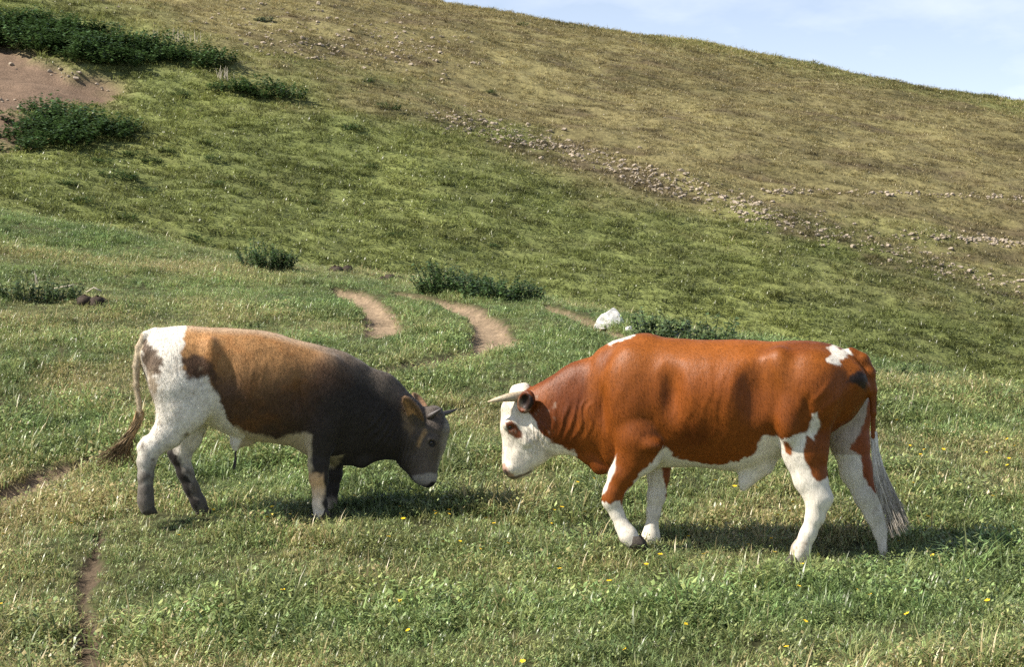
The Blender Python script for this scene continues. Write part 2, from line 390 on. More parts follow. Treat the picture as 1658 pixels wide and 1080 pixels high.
def near_grass(n):
    y = np.sqrt(rng.uniform(7.2 ** 2, 31 ** 2, n)); k = rng.uniform(-.33, .33, n); x = k * (y + 1.5)
    keep = (y < crestY(x) + 2.5) & (rng.random(n) > trail_mask(x, y) * 1.15)
    x, y = x[keep], y[keep]; m = len(x)
    p = fbm2(x * .55, y * .55, 61, 4) * .5 + .5; p2 = fbm2(x * 2.3, y * 2.3, 63, 3) * .5 + .5
    left = sstep(-1.2, -3.2, x) * sstep(22, 17, y)
    tr = sstep(0, .4, trail_mask(x, y))
    dry = np.clip(-.10 + .42 * p * p + .3 * (p2 - .5) + .12 * left + .3 * tr, -.25, .8)
    g = np.stack([.205 + .095 * p, .290 + .05 * p, .100 + .03 * p], 1) * (.72 + .5 * p2)[:, None]
    g *= rng.uniform(.8, 1.2, (m, 1)); g[:, 0] *= rng.uniform(.85, 1.15, m)
    pick = rng.choice(6, m, p=[.23, .20, .17, .15, .15, .10])
    lush = fbm2(x * 1.4, y * 1.4, 67, 3)
    s = rng.uniform(.8, 1.45, m) * (1 + .5 * np.clip(lush * 1.3, -.8, 1.2)); s *= 1 - .30 * sstep(15, 22, y); s *= 1 - .45 * sstep(0, .25, trail_mask(x, y - .12) + trail_mask(x, y + .1))
    for fu, fv in ((238, 828), (329, 834), (520, 836), (533, 836), (1027, 885), (1052, 884), (1291, 916), (1446, 920)):      # trampled round the feet
        fx, fy = hit(fu, fv); s *= 1 - .26 * sstep(.42, .10, np.hypot(x - fx, (y - fy + .12) * .8))
    rot = np.c_[rng.uniform(-.18, .18, m), rng.uniform(-.18, .18, m), rng.uniform(0, 6.28, m)]
    return scatter('meadow_grass', np.c_[x, y, ground(x, y)], rot, np.c_[s, s, s * rng.uniform(.75, 1.2, m)], pick, g, dry, 'short grazed meadow grass with herbs and dry straw covering the knoll')
def hill_grass(n):
    y = np.sqrt(rng.uniform(36 ** 2, 118 ** 2, n)); k = rng.uniform(-.31, .31, n); x = k * (y + 1.5)
    d = dry_mask(x, y)
    keep = (rng.random(n) > scar_mask(x, y) * 1.1) & (rng.random(n) > .25 * d)
    x, y, d = x[keep], y[keep], d[keep]; m = len(x)
    p2 = fbm2(x * .8, y * .6, 73, 3) * .5 + .5
    g = hill_tone(x, y) * (1.0 + .35 * (p2 - .5))[:, None] * rng.choice([.6, .88, 1.0, 1.14, 1.32], (m, 1), p=[.10, .22, .32, .22, .14]) * np.array((1.15, 1.15, 1.1))
    pick = rng.choice(6, m, p=[.27, .25, .25, .08, .05, .10])
    s = rng.uniform(1.2, 2.3, m) * (1 - .25 * d) * (1 + .7 * sstep(82, 92, y)); z = s * rng.uniform(.5, 1.0, m)
    rot = np.c_[rng.uniform(-.15, .15, m), rng.uniform(-.15, .15, m), rng.uniform(0, 6.28, m)]
    return scatter('hillside_grass', np.c_[x, y, ground(x, y)], rot, np.c_[s * 1.5, s * 1.5, z], pick, g, np.clip(-.1 + .3 * d + .2 * (p2 - .5), -.3, .6), 'thin short turf covering the hillside beyond the dip')
near_grass(N_NEAR); hill_grass(N_HILL)
# ------------------------------------------------------------------ cattle: one smooth implicit surface each
class Frame:
    """upright local frame of an animal: x along the spine (rightwards), y away from the photographer, z up"""
    def __init__(s, u, v, Y, yaw):
        s.O = np.array([(u - CX) / F * Y, Y, 0.0]); s.O[2] = ground(np.array([s.O[0]]), np.array([Y]))[0]
        c, q = math.cos(yaw), math.sin(yaw)
        s.ex, s.ey, s.ez = np.array((c, q, 0)), np.array((-q, c, 0)), np.array((0, 0, 1.0))
        s.yaw = yaw
    def L(s, u, v, y=0.0):
        r = np.array(((u - CX) / F, 1.0, (CY - v) / F))
        t = (y + s.O @ s.ey) / (r @ s.ey)
        p = r * t - s.O
        return np.array((p @ s.ex, y, p[2]))
    def px(s, y=0.0): return (s.O[1] + y) / F
    def uv(s, P):
        W = s.O + P[:, :1] * s.ex + P[:, 1:2] * s.ey + P[:, 2:3] * s.ez
        return CX + F * W[:, 0] / W[:, 1], CY - F * W[:, 2] / W[:, 1]
class Field:
    def __init__(s, lo, hi, h):
        s.lo, s.h = np.array(lo, float), h
        s.n = np.ceil((np.array(hi) - s.lo) / h).astype(int) + 1
        s.f = np.full(tuple(s.n), .25, np.float32)
        s.ax = [s.lo[i] + h * np.arange(s.n[i]) for i in range(3)]
    def block(s, lo, hi, pad):
        i0 = np.clip(np.floor((np.array(lo) - pad - s.lo) / s.h).astype(int), 0, s.n - 1)
        i1 = np.clip(np.ceil((np.array(hi) + pad - s.lo) / s.h).astype(int) + 1, 1, s.n)
        sl = tuple(slice(a, b) for a, b in zip(i0, i1))
        return sl, np.meshgrid(*[s.ax[i][sl[i]].astype(np.float32) for i in range(3)], indexing='ij', sparse=True)
    def join(s, sl, d, k):
        a = s.f[sl]; hh = np.clip(.5 + .5 * (d - a) / k, 0, 1)
        s.f[sl] = d + (a - d) * hh - k * hh * (1 - hh)
    def cut(s, sl, d, k):
        a = s.f[sl]; d = -d; hh = np.clip(.5 - .5 * (d - a) / k, 0, 1)
        s.f[sl] = d + (a - d) * hh + k * hh * (1 - hh)
    def chain(s, pts, k=.03, lat=(0, 1, 0)):
        """pts: (point, radius in the animal's plane, sideways radius)"""
        lat = np.array(lat, float); lat /= np.linalg.norm(lat)
        for (a, ra, la), (b, rb, lb) in zip(pts[:-1], pts[1:]):
            m = max(ra, rb, la, lb)
            sl, (x, y, z) = s.block(np.minimum(a, b) - m, np.maximum(a, b) + m, k + .03)
            e = b - a; L2 = e @ e + 1e-9
            t = np.clip(((x - a[0]) * e[0] + (y - a[1]) * e[1] + (z - a[2]) * e[2]) / L2, 0, 1)
            qx, qy, qz = x - a[0] - t * e[0], y - a[1] - t * e[1], z - a[2] - t * e[2]
            l = qx * lat[0] + qy * lat[1] + qz * lat[2]
            r2 = np.maximum(qx * qx + qy * qy + qz * qz - l * l, 0)
            R, W = ra + t * (rb - ra), la + t * (lb - la)
            k0 = np.sqrt(l * l / (W * W) + r2 / (R * R)) + 1e-6; k1 = np.sqrt(l * l / W ** 4 + r2 / R ** 4) + 1e-6
            s.join(sl, k0 * (k0 - 1) / k1, k)
    def ell(s, c, r, k=.05, rot=None, cut=False):
        r = np.array(r, float); m = r.max()
        sl, (x, y, z) = s.block(c - m, c + m, k + .03)
        R = np.eye(3) if rot is None else np.asarray(rot, float)      # rows: the ellipsoid's axes
        X, Y, Z = x - c[0], y - c[1], z - c[2]
        q = [R[i, 0] * X + R[i, 1] * Y + R[i, 2] * Z for i in range(3)]
        k0 = np.sqrt(sum((q[i] / r[i]) ** 2 for i in range(3))) + 1e-6; k1 = np.sqrt(sum((q[i] / r[i] ** 2) ** 2 for i in range(3))) + 1e-6
        d = k0 * (k0 - 1) / k1
        (s.cut if cut else s.join)(sl, d, k)
    def loft(s, top, bot, wid, k=.04, skew=.10, m=2.35):
        """trunk: back line and belly line in the animal's plane, half width along it"""
        x0, x1 = max(top[0][0], bot[0][0]), min(top[-1][0], bot[-1][0])
        W = max(w_ for _, w_ in wid)
        sl, (x, y, z) = s.block((x0, -W, min(p[1] for p in bot)), (x1, W, max(p[1] for p in top)), .06)
        xs = x.ravel()
        def smooth(tab):
            t = np.array(tab); g = np.linspace(xs[0], xs[-1], 400); v = np.interp(g, t[:, 0], t[:, 1])
            ker = np.hanning(23); ker /= ker.sum(); v = np.convolve(np.pad(v, 11, mode='edge'), ker, 'valid')
            return np.interp(xs, g, v)
        T, B, Wd = smooth(top), smooth(bot), smooth(wid)
        c = ((T + B) / 2)[:, None, None]; hh = np.maximum((T - B) / 2, .02)[:, None, None]; Wd = np.maximum(Wd, .02)[:, None, None]
        t = (z - c) / hh; yy = y / (Wd * (1 - skew * np.clip(t, -1, 1)))
        f = (np.abs(yy) ** m + np.abs(t) ** m) ** (1 / m) + 1e-6
        d = (f - 1) * np.sqrt(y * y + (z - c) ** 2 + 1e-8) / f
        d = np.maximum(d, np.maximum(x0 - x, x - x1))
        s.join(sl, d, k)
    def mesh(s):
        f = s.f; n = f.shape; neg = f < 0
        c = neg[:-1, :-1, :-1].astype(np.int8)
        tot = 0
        for dx in (0, 1):
            for dy in (0, 1):
                for dz in (0, 1): tot = tot + neg[dx:n[0] - 1 + dx, dy:n[1] - 1 + dy, dz:n[2] - 1 + dz].astype(np.int8)
        act = np.argwhere((tot > 0) & (tot < 8)); vid = np.full((n[0] - 1, n[1] - 1, n[2] - 1), -1, np.int64)
        vid[tuple(act.T)] = np.arange(len(act))
        acc = np.zeros((len(act), 3)); cnt = np.zeros(len(act))
        cor = [(i, j, l) for i in (0, 1) for j in (0, 1) for l in (0, 1)]
        val = {q: f[act[:, 0] + q[0], act[:, 1] + q[1], act[:, 2] + q[2]] for q in cor}
        for q in cor:
            for a in range(3):
                if q[a] == 0:
                    p = list(q); p[a] = 1; p = tuple(p)
                    va, vb = val[q], val[p]; m = (va < 0) != (vb < 0)
                    t = va[m] / (va[m] - vb[m]); pt = np.tile(np.array(q, float), (m.sum(), 1)); pt[:, a] += t
                    acc[m] += pt; cnt[m] += 1
        P = s.lo + s.h * (act + acc / cnt[:, None])
        faces = []
        for a in range(3):
            b, c = (a + 1) % 3, (a + 2) % 3
            sa = [slice(None)] * 3; sb = [slice(None)] * 3
            sa[a] = slice(0, n[a] - 1); sb[a] = slice(1, n[a])
            for ax in (b, c): sa[ax] = slice(1, n[ax] - 1); sb[ax] = slice(1, n[ax] - 1)
            fa, fb = neg[tuple(sa)], neg[tuple(sb)]
            e = np.argwhere(fa != fb)
            flip = fa[tuple(e.T)]
            e = e.copy(); e[:, b] += 1; e[:, c] += 1
            def cell(db, dc):
                q = e.copy(); q[:, b] -= db; q[:, c] -= dc; return vid[tuple(q.T)]
            quad = np.stack([cell(1, 1), cell(0, 1), cell(0, 0), cell(1, 0)], 1)
            quad[~flip] = quad[~flip][:, ::-1]; faces.append(quad)
        Fc = np.concatenate(faces); Fc = Fc[(Fc >= 0).all(1)]
        # keep the largest connected piece, relax a little
        for it in range(2):
            A = np.zeros_like(P); C = np.zeros(len(P))
            for i in range(4):
                np.add.at(A, Fc[:, i], P[Fc[:, (i + 1) % 4]] + P[Fc[:, (i - 1) % 4]]); np.add.at(C, Fc[:, i], 2)
            P = P + .5 * (A / np.maximum(C, 1)[:, None] - P)
        return P, Fc
    def side_y(s, x, z, sgn=-1):
        """where the skin is at (x, z), seen from the photographer's side (sgn -1) or the far side"""
        i = int(round((x - s.lo[0]) / s.h)); j = int(round((z - s.lo[2]) / s.h)); col = s.f[i, :, j]
        yi = np.where(col < 0)[0]
        if len(yi) == 0: return 0.0
        return s.ax[1][yi[0] if sgn < 0 else yi[-1]]
def normals(P, Fc):
    a, b, c, d = (P[Fc[:, i]] for i in range(4)); n = np.cross(c - a, d - b); out = np.zeros_like(P)
    for i in range(4): np.add.at(out, Fc[:, i], n)
    return out / (np.linalg.norm(out, axis=1, keepdims=True) + 1e-12)
def flesh(P, Fc, folds, seed):
    """uneven muscle and skin folds: (mask, phase, depth) per fold set"""
    n = normals(P, Fc); s = .0045 * noise3(P[:, 0] * 7, P[:, 1] * 7, P[:, 2] * 5, seed) + .0022 * noise3(P[:, 0] * 17, P[:, 1] * 17, P[:, 2] * 12, seed + 1)
    for m, ph, dep in folds: s = s + m * dep * (np.sin(ph) - .3 * np.sin(2 * ph + 1))
    return P + n * s[:, None]
def axes(a, b, toward):
    """rows: long axis a->b, across, and the thin axis that faces 'toward'"""
    e = (b - a) / np.linalg.norm(b - a); t = np.array(toward, float); t -= (t @ e) * e; t /= np.linalg.norm(t)
    return np.array([e, np.cross(t, e), t])
def tube(name, pts, rads, mat, parent, n=10, flat=1.0):
    vs, fs = [], []
    P = [np.array(p, float) for p in pts]
    for i, p in enumerate(P):
        d = P[min(i + 1, len(P) - 1)] - P[max(i - 1, 0)]; d /= np.linalg.norm(d)
        a = np.cross(d, (0, 0, 1.0) if abs(d[2]) < .9 else (1.0, 0, 0)); a /= np.linalg.norm(a); b = np.cross(d, a)
        for k in range(n):
            q = 2 * math.pi * k / n; vs.append(p + rads[i] * (math.cos(q) * a + flat * math.sin(q) * b))
    for i in range(len(P) - 1):
        for k in range(n): fs.append((i * n + k, i * n + (k + 1) % n, (i + 1) * n + (k + 1) % n, (i + 1) * n + k))
    fs.append(tuple(range(n))[::-1]); fs.append(tuple((len(P) - 1) * n + k for k in range(n)))
    return mesh_obj(name, np.array(vs), fs, mat, parent)
def bez(pts, n):
    pts = [np.array(p, float) for p in pts]; out = []
    for t in np.linspace(0, 1, n):
        q = pts
        while len(q) > 1: q = [a * (1 - t) + b * t for a, b in zip(q[:-1], q[1:])]
        out.append(q[0])
    return out
def hide_material(name, wave_scale=260.0, fur=.006, streak=(70, 70, 9), sheen=.0, rough=.48):
    m, n, b = new_mat(name)
    at = N(n, 'ShaderNodeAttribute', attribute_name='coat'); wr = N(n, 'ShaderNodeAttribute', attribute_name='wrinkle')
    tco = N(n, 'ShaderNodeTexCoord'); mpn = N(n, 'ShaderNodeMapping'); mpn.inputs['Scale'].default_value = streak
    mpn.inputs['Rotation'].default_value = (0, .25, 0)
    n.links.new(tco.outputs['Object'], mpn.inputs['Vector'])
    n1 = N(n, 'ShaderNodeTexNoise', Scale=1.0, Detail=5, Roughness=.7); n.links.new(mpn.outputs['Vector'], n1.inputs['Vector'])
    n2 = N(n, 'ShaderNodeTexNoise', Scale=14.0, Detail=5, Roughness=.6); n.links.new(tco.outputs['Object'], n2.inputs['Vector'])
    mr = N(n, 'ShaderNodeMapRange'); mr.inputs['From Min'].default_value = .25; mr.inputs['From Max'].default_value = .75
    mr.inputs['To Min'].default_value = .74; mr.inputs['To Max'].default_value = 1.22; n.links.new(n1.outputs['Fac'], mr.inputs['Value'])
    mr2 = N(n, 'ShaderNodeMapRange'); mr2.inputs['From Min'].default_value = .25; mr2.inputs['From Max'].default_value = .75
    mr2.inputs['To Min'].default_value = .85; mr2.inputs['To Max'].default_value = 1.13; n.links.new(n2.outputs['Fac'], mr2.inputs['Value'])
    mm = N(n, 'ShaderNodeMath', operation='MULTIPLY'); n.links.new(mr.outputs[0], mm.inputs[0]); n.links.new(mr2.outputs[0], mm.inputs[1])
    vs = N(n, 'ShaderNodeVectorMath', operation='SCALE'); n.links.new(at.outputs['Color'], vs.inputs[0]); n.links.new(mm.outputs[0], vs.inputs['Scale'])
    n.links.new(vs.outputs[0], b.inputs['Base Color'])
    b.inputs['Roughness'].default_value = rough; b.inputs['Specular IOR Level'].default_value = .22
    b.inputs['Sheen Weight'].default_value = sheen; b.inputs['Sheen Roughness'].default_value = .4
    b1 = N(n, 'ShaderNodeBump', Strength=.45, Distance=fur); n.links.new(n1.outputs['Fac'], b1.inputs['Height'])
    wv = N(n, 'ShaderNodeTexNoise', Scale=1.0, Detail=2, Roughness=.5); mw = N(n, 'ShaderNodeMapping'); mw.inputs['Scale'].default_value = (42, 6, 9); mw.inputs['Rotation'].default_value = (0, -.5, 0)
    n.links.new(tco.outputs['Object'], mw.inputs['Vector']); n.links.new(mw.outputs['Vector'], wv.inputs['Vector'])
    wm = N(n, 'ShaderNodeMath', operation='MULTIPLY'); n.links.new(wv.outputs['Fac'], wm.inputs[0]); n.links.new(wr.outputs['Fac'], wm.inputs[1])
    b2 = N(n, 'ShaderNodeBump', Strength=1.0, Distance=.035); n.links.new(wm.outputs[0], b2.inputs['Height']); n.links.new(b1.outputs['Normal'], b2.inputs['Normal'])
    n.links.new(b2.outputs['Normal'], b.inputs['Normal'])
    return m
def plain(name, col, rough=.5, spec=.5, noise=0, scale=30.0):
    m, n, b = new_mat(name); b.inputs['Base Color'].default_value = (*col, 1); b.inputs['Roughness'].default_value = rough
    b.inputs['Specular IOR Level'].default_value = spec
    if noise:
        t = N(n, 'ShaderNodeTexNoise', Scale=scale, Detail=6, Roughness=.65); tcn = N(n, 'ShaderNodeTexCoord'); n.links.new(tcn.outputs['Object'], t.inputs['Vector'])
        r = N(n, 'ShaderNodeMapRange'); r.inputs['From Min'].default_value = .3; r.inputs['From Max'].default_value = .7
        r.inputs['To Min'].default_value = 1 - noise; r.inputs['To Max'].default_value = 1 + noise; n.links.new(t.outputs['Fac'], r.inputs['Value'])
        v = N(n, 'ShaderNodeVectorMath', operation='SCALE'); v.inputs[0].default_value = col; n.links.new(r.outputs[0], v.inputs['Scale'])
        n.links.new(v.outputs[0], b.inputs['Base Color'])
        bp = N(n, 'ShaderNodeBump', Strength=.5, Distance=.01); n.links.new(t.outputs['Fac'], bp.inputs['Height']); n.links.new(bp.outputs['Normal'], b.inputs['Normal'])
    return m
def coat_hair(P, Fc, col, parent, mat, n, length, width, side, seed, jit=.32, lift=.10):
    """short hair lying back and down over the hide, one thin blade per hair, coloured like the skin it grows from"""
    r = np.random.default_rng(seed); nr = normals(P, Fc); f = Fc[r.integers(0, len(Fc), n)]
    w_ = r.random((n, 2)); a, b = w_[:, :1], w_[:, 1:]
    mix = lambda A: A[f[:, 0]] * (1 - a) * (1 - b) + A[f[:, 1]] * a * (1 - b) + A[f[:, 2]] * a * b + A[f[:, 3]] * (1 - a) * b
    p, q = mix(P), mix(nr); q /= np.linalg.norm(q, axis=1, keepdims=True); c = mix(col)
    sw = noise3(p[:, 0] * 5, p[:, 1] * 5, p[:, 2] * 5, seed) * .7
    d = np.stack([side * (.55 + .5 * sw), .25 * sw, -.85 + 0 * sw], 1) + r.normal(0, jit, (n, 3))
    d -= q * (d * q).sum(1, keepdims=True); d /= np.linalg.norm(d, axis=1, keepdims=True) + 1e-9
    e = np.cross(q, d); L_ = length(p)[:, None] * r.uniform(.6, 1.25, (n, 1)); lf = lift * r.uniform(.3, 1.6, (n, 1))
    root, tip = p - q * .001, p + (d + q * lf) * L_
    w2 = width * r.uniform(.7, 1.3, (n, 1)) * .5
    V_ = np.stack([root + e * w2, root - e * w2, tip], 1).reshape(-1, 3)
    o = mesh_obj('coat_hair', V_, np.arange(3 * n).reshape(-1, 3), mat, parent); o['kind'] = 'stuff'
    cc = np.clip(c * r.uniform(.74, 1.24, (n, 1)), .004, .85); set_color(o.data, 'coat', np.repeat(cc, 3, axis=0))
    o.data.normals_split_custom_set_from_vertices(np.repeat(q + d * .12 + r.normal(0, .13, (n, 3)), 3, axis=0).tolist())
    return o
def eyeball(fr, fld, u, v, r, parent, sgn=-1, sink=.30):
    p = fr.L(u, v, sgn * .08); y = fld.side_y(p[0], p[2], sgn); p = np.array((p[0], y - sgn * r * sink, p[2]))
    vs, fs = [], []; nu, nv = 16, 10
    for i in range(nv + 1):
        for j in range(nu):
            a, b = math.pi * i / nv, 2 * math.pi * j / nu; vs.append(p + r * np.array((math.sin(a) * math.cos(b), math.cos(a) * .9, math.sin(a) * math.sin(b) * .9)))
    for i in range(nv):
        for j in range(nu): fs.append((i * nu + j, i * nu + (j + 1) % nu, (i + 1) * nu + (j + 1) % nu, (i + 1) * nu + j))
    return mesh_obj('eye', np.array(vs), fs, M_EYE, parent)
def hoof(fr, p, parent, face, mat, L=.11, wd=.052, h=.075):
    """cloven hoof: two claws side by side, each a tapered wedge"""
    vs, fs = [], []
    for s in (-1, 1):
        i0 = len(vs); n = 10
        for lvl, (zz, sc, sh) in enumerate(((0, 1.0, .018), (.5, .93, .008), (1.0, .74, -.012))):
            for k in range(n):
                a = 2 * math.pi * k / n
                vs.append(p + np.array((face * (math.cos(a) * L * .5 * sc + sh), s * wd * .53 + math.sin(a) * wd * .5 * sc * (1 - .25 * max(0, math.cos(a))), zz * h)))
        for l in range(2):
            for k in range(n): fs.append((i0 + l * n + k, i0 + l * n + (k + 1) % n, i0 + (l + 1) * n + (k + 1) % n, i0 + (l + 1) * n + k))
        fs.append(tuple(i0 + 2 * n + k for k in range(n))); fs.append(tuple(i0 + k for k in range(n))[::-1])
    return mesh_obj('hoof', np.array(vs), fs, mat, parent)
def strands(name, roots, tips, mids, mat, parent, n, r0, r1, jit, seed, wav=.0, c0=(.1, .1, .1), c1=(.1, .1, .1)):
    """a switch of hair: n tapering strands between the root line and the tip line"""
    r = np.random.default_rng(seed); vs, fs, cs = [], [], []
    for _ in range(n):
        shade = r.uniform(.6, 1.25); t = r.random(); q = r.random()
        a = roots[0] * (1 - q) + roots[1] * q; b = tips[0] * (1 - t) + tips[1] * t
        m = mids[0] * (1 - t) + mids[1] * t
        a = a + r.normal(0, jit * .25, 3); m = m + r.normal(0, jit * .6, 3); b = b + r.normal(0, jit, 3)
        ln = r.uniform(.72, 1.05); C = bez([a, m, a + (b - a) * ln], 9)
        ph, am = r.uniform(0, 6.3), wav * r.uniform(.4, 1.3)
        i0 = len(vs)
        for i, c in enumerate(C):
            c = c + np.array((math.sin(ph + i * 1.1), math.cos(ph + i * .9), 0)) * am * (i / 8)
            rr = r0 + (r1 - r0) * i / 8
            cc = (np.array(c0) * (1 - i / 8) + np.array(c1) * i / 8) * shade; cs += [cc] * 3
            for k in range(3): vs.append(c + rr * np.array((math.cos(2.1 * k + ph), math.sin(2.1 * k + ph), 0)))
        for i in range(8):
            for k in range(3): fs.append((i0 + 3 * i + k, i0 + 3 * i + (k + 1) % 3, i0 + 3 * i + 3 + (k + 1) % 3, i0 + 3 * i + 3 + k))
    o = mesh_obj(name, np.array(vs), fs, mat, parent); set_color(o.data, 'coat', np.array(cs)); return o
M_EYE = plain('eyeball', (.008, .006, .006), .08, .8)
M_HORN = plain('horn_keratin', (.42, .34, .23), .45, .5, .35, 60)
M_HORN_D = plain('dark_horn', (.06, .05, .045), .45, .5, .35, 60)
M_HOOF = plain('hoof_keratin', (.055, .045, .036), .7, .3, .4, 60)

def red_bull():
    fr = Frame(1190, 905, 12.2, math.radians(-15)); L = fr.L
    lo = np.array((L(780, 640)[0] - .03, -.46, -.12)); hi = np.array((L(1425, 640)[0] + .03, .46, L(1050, 530)[2] + .05))
    fd = Field(lo, hi, H_GRID)
    q2 = lambda pts: [tuple(L(u, v)[[0, 2]]) for u, v in pts]
    fd.loft(q2([(952, 600), (966, 566), (992, 552), (1029, 540), (1051, 538), (1074, 546), (1130, 550), (1217, 550), (1255, 553), (1302, 551), (1333, 554), (1366, 565), (1390, 582), (1404, 606), (1410, 625)]),
            q2([(952, 690), (965, 735), (985, 758), (1030, 764), (1066, 757), (1130, 757), (1158, 760), (1197, 764), (1232, 758), (1268, 738), (1300, 722), (1340, 705), (1380, 680), (1400, 650), (1410, 635)]),
            [(L(u, 650)[0], w_) for u, w_ in [(952, .08), (965, .13), (990, .19), (1030, .25), (1080, .285), (1140, .32), (1200, .325), (1250, .295), (1300, .27), (1350, .24), (1385, .18), (1402, .11), (1410, .05)]], skew=-.19, m=2.0)
    def ch(pts, y=0.0, k=.03, latr=.85):
        out = []
        for p in pts:
            u, v, r = p[:3]; yy = p[4] if len(p) > 4 else y; rr = r * fr.px(yy); out.append((L(u, v, yy), rr, (p[3] * fr.px(yy) if len(p) > 3 and p[3] else rr * latr)))
        fd.chain(out, k)
    ch([(1012, 648, 92, 48), (950, 660, 75, 35), (898, 674, 60, 29), (868, 680, 47, 26)], k=.05)           # neck
    ch([(962, 742, 17, 9), (970, 757, 11, 7), (990, 757, 12, 8)], k=.03)                                    # brisket flap
    ch([(905, 700, 30, 14), (950, 728, 18, 8), (968, 740, 16, 8)], k=.04)                                     # dewlap
    # head
    ch([(846, 643, 20, 20), (841, 664, 29, 28), (844, 692, 34, 27), (842, 724, 28, 22), (837, 748, 23, 19), (834, 760, 17, 17)], k=.035)
    ch([(872, 700, 20, 18), (862, 733, 20, 16), (848, 758, 13, 13)], k=.035)                                # jaw
    ch([(900, 712, 22, 14), (872, 736, 15, 12)], k=.04)
    ch([(850, 627, 7, 11), (836, 632, 8, 13)], k=.03)                                                       # poll tuft
    for s in (-1, 1):
        b = L(826, 688, s * .105); fd.ell(b, (.045, .03, .035), .03)                                            # brow
        fd.ell(L(827, 693, s * .125), (.022, .02, .016), .015, cut=True)
        fd.ell(L(819, 764, s * .062), (.016, .02, .013), .012, cut=True)                                      # nostril
        a, e = L(843, 668, s * .15), L(858, 632, s * .17)                                                     # ear
        A = axes(a, e, (-.3, s * .95, .05)); c = L(852, 651, s * .150); fd.ell(c, (.076, .056, .042), .022, A)
        fd.ell(c + A[2] * .036 + A[1] * .004, (.056, .038, .040), .014, A, cut=True)
    fd.ell(L(838, 769, -.072), (.055, .02, .006), .008, cut=True)
    for s in (-1, 1):
        fd.chain([(L(832, 699, s * .088), .022, .022), (L(852, 716, s * .085), .026, .020)], .03)                 # cheek bone
        fd.ell(L(826, 728, s * .125), (.028, .035, .045), .03, cut=True)
        fd.ell(L(825, 759, s * .055), (.040, .030, .030), .03)
    # shoulders, haunches
    for s in (-1, 1):
        fd.ell(L(1022, 640, s * .17), (.17, .115, .30), .06)
        fd.ell(L(1035, 712, s * .19), (.125, .095, .12), .05)
        fd.ell(L(1056, 722, s * .235), (.065, .05, .05), .04)
        fd.ell(L(1312, 632, s * .185), (.20, .135, .24), .05)
        fd.ell(L(1280, 680, s * .23), (.085, .085, .16), .05)
        fd.ell(L(1262, 592, s * .215), (.06, .065, .10), .09)
        fd.ell(L(1385, 612, s * .10), (.06, .06, .06), .06)
        fd.ell(L(1224, 635, s * .352), (.10, .085, .22), .075, cut=True)
        fd.ell(L(1306, 668, s * .345), (.022, .05, .09), .04, cut=True)
        fd.ell(L(1084, 640, s * .345), (.06, .085, .21), .07, cut=True)
        fd.ell(L(972, 672, s * .225), (.03, .07, .16), .06, cut=True)
    ch([(1232, 752, 22, 18), (1214, 768, 14, 10), (1206, 782, 7, 6), (1203, 791, 3.5, 3.5)], k=.05)                                 # sheath
    # legs
    ch([(1034, 700, 40, 24), (1034, 733, 36, 21), (1007, 772, 21, 16), (993, 798, 16, 14.5), (991, 812, 15, 14), (999, 833, 10, 8.5), (1008, 853, 10.5, 8.5), (1017, 868, 13.5, 12), (1026, 879, 13, 13)], -.17, .035)
    ch([(1068, 730, 26, 18), (1066, 772, 18, 15), (1063, 803, 15, 14), (1058, 830, 10.5, 8.5), (1055, 854, 10, 8.5), (1054, 869, 13.5, 12), (1053, 879, 13, 13)], .16, .03)
    ch([(1300, 672, 50, 26), (1303, 730, 37, 21), (1313, 776, 26, 17), (1325, 808, 20, 14), (1320, 836, 14, 10), (1308, 866, 12, 9), (1297, 891, 14, 12), (1291, 907, 13.5, 13)], -.165, .04)
    ch([(1331, 790, 8, 8), (1339, 806, 9, 8)], -.165, .03)
    ch([(1368, 660, 45, 24), (1375, 716, 31, 19), (1387, 762, 25, 16), (1405, 806, 19, 14), (1416, 836, 13.5, 10), (1427, 863, 11.5, 9), (1438, 890, 13.5, 12), (1446, 908, 13.5, 13)], .165, .04)
    ch([(1406, 790, 8, 8), (1417, 803, 9, 8)], .165, .03)
    # tail
    ch([(1378, 574, 11, 10), (1396, 583, 10, 9), (1408, 604, 8.5, 8), (1413, 632, 6.5, 6.5), (1414, 668, 5, 5), (1414, 708, 4.5, 4.5)], 0, .018)
    P, Fc = fd.mesh()
    u, v = fr.uv(P); ny = P[:, 1]; wv = noise3(P[:, 0] * 9, P[:, 1] * 9, P[:, 2] * 9, 77)
    P = flesh(P, Fc, [(sstep(30, 8, np.hypot((u - 872) * 1.1, v - 706)), (.83 * u - .55 * v) / 8.5 * 6.28 + wv * 1.5, .0042),
                      (sstep(46, 10, np.hypot((u - 930) * .8, v - 680)), (u + .35 * v) / 17 * 6.28 + wv * 5, .0030),
                      (sstep(40, 10, np.hypot(u - 1345, (v - 665) * .7)), (.8 * u + .55 * v) / 26 * 6.28 + wv * 2, .0035),
                      (sstep(95, 30, np.hypot((u - 1150) * 1.0, (v - 655) * 1.1)), (u + .18 * v) / 24 * 6.28 + wv * 3.5, .0008)], 31)
    nzz = (noise3(P[:, 0] * 22, P[:, 1] * 22, P[:, 2] * 22, 3) + .6 * noise3(P[:, 0] * 70, P[:, 1] * 70, P[:, 2] * 45, 4)) * 3.2
    col = np.tile(np.array((.205, .0545, .0068)), (len(P), 1))
    big = noise3(P[:, 0] * 3, P[:, 1] * 3, P[:, 2] * 3, 8)[:, None]
    col *= 1 + .16 * big
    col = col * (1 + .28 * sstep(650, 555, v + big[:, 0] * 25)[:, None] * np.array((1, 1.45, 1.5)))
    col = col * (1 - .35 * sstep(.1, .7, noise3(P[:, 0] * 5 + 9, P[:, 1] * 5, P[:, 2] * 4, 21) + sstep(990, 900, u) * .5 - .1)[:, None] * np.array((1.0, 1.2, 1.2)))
    WHITE = np.array((.74, .68, .58))
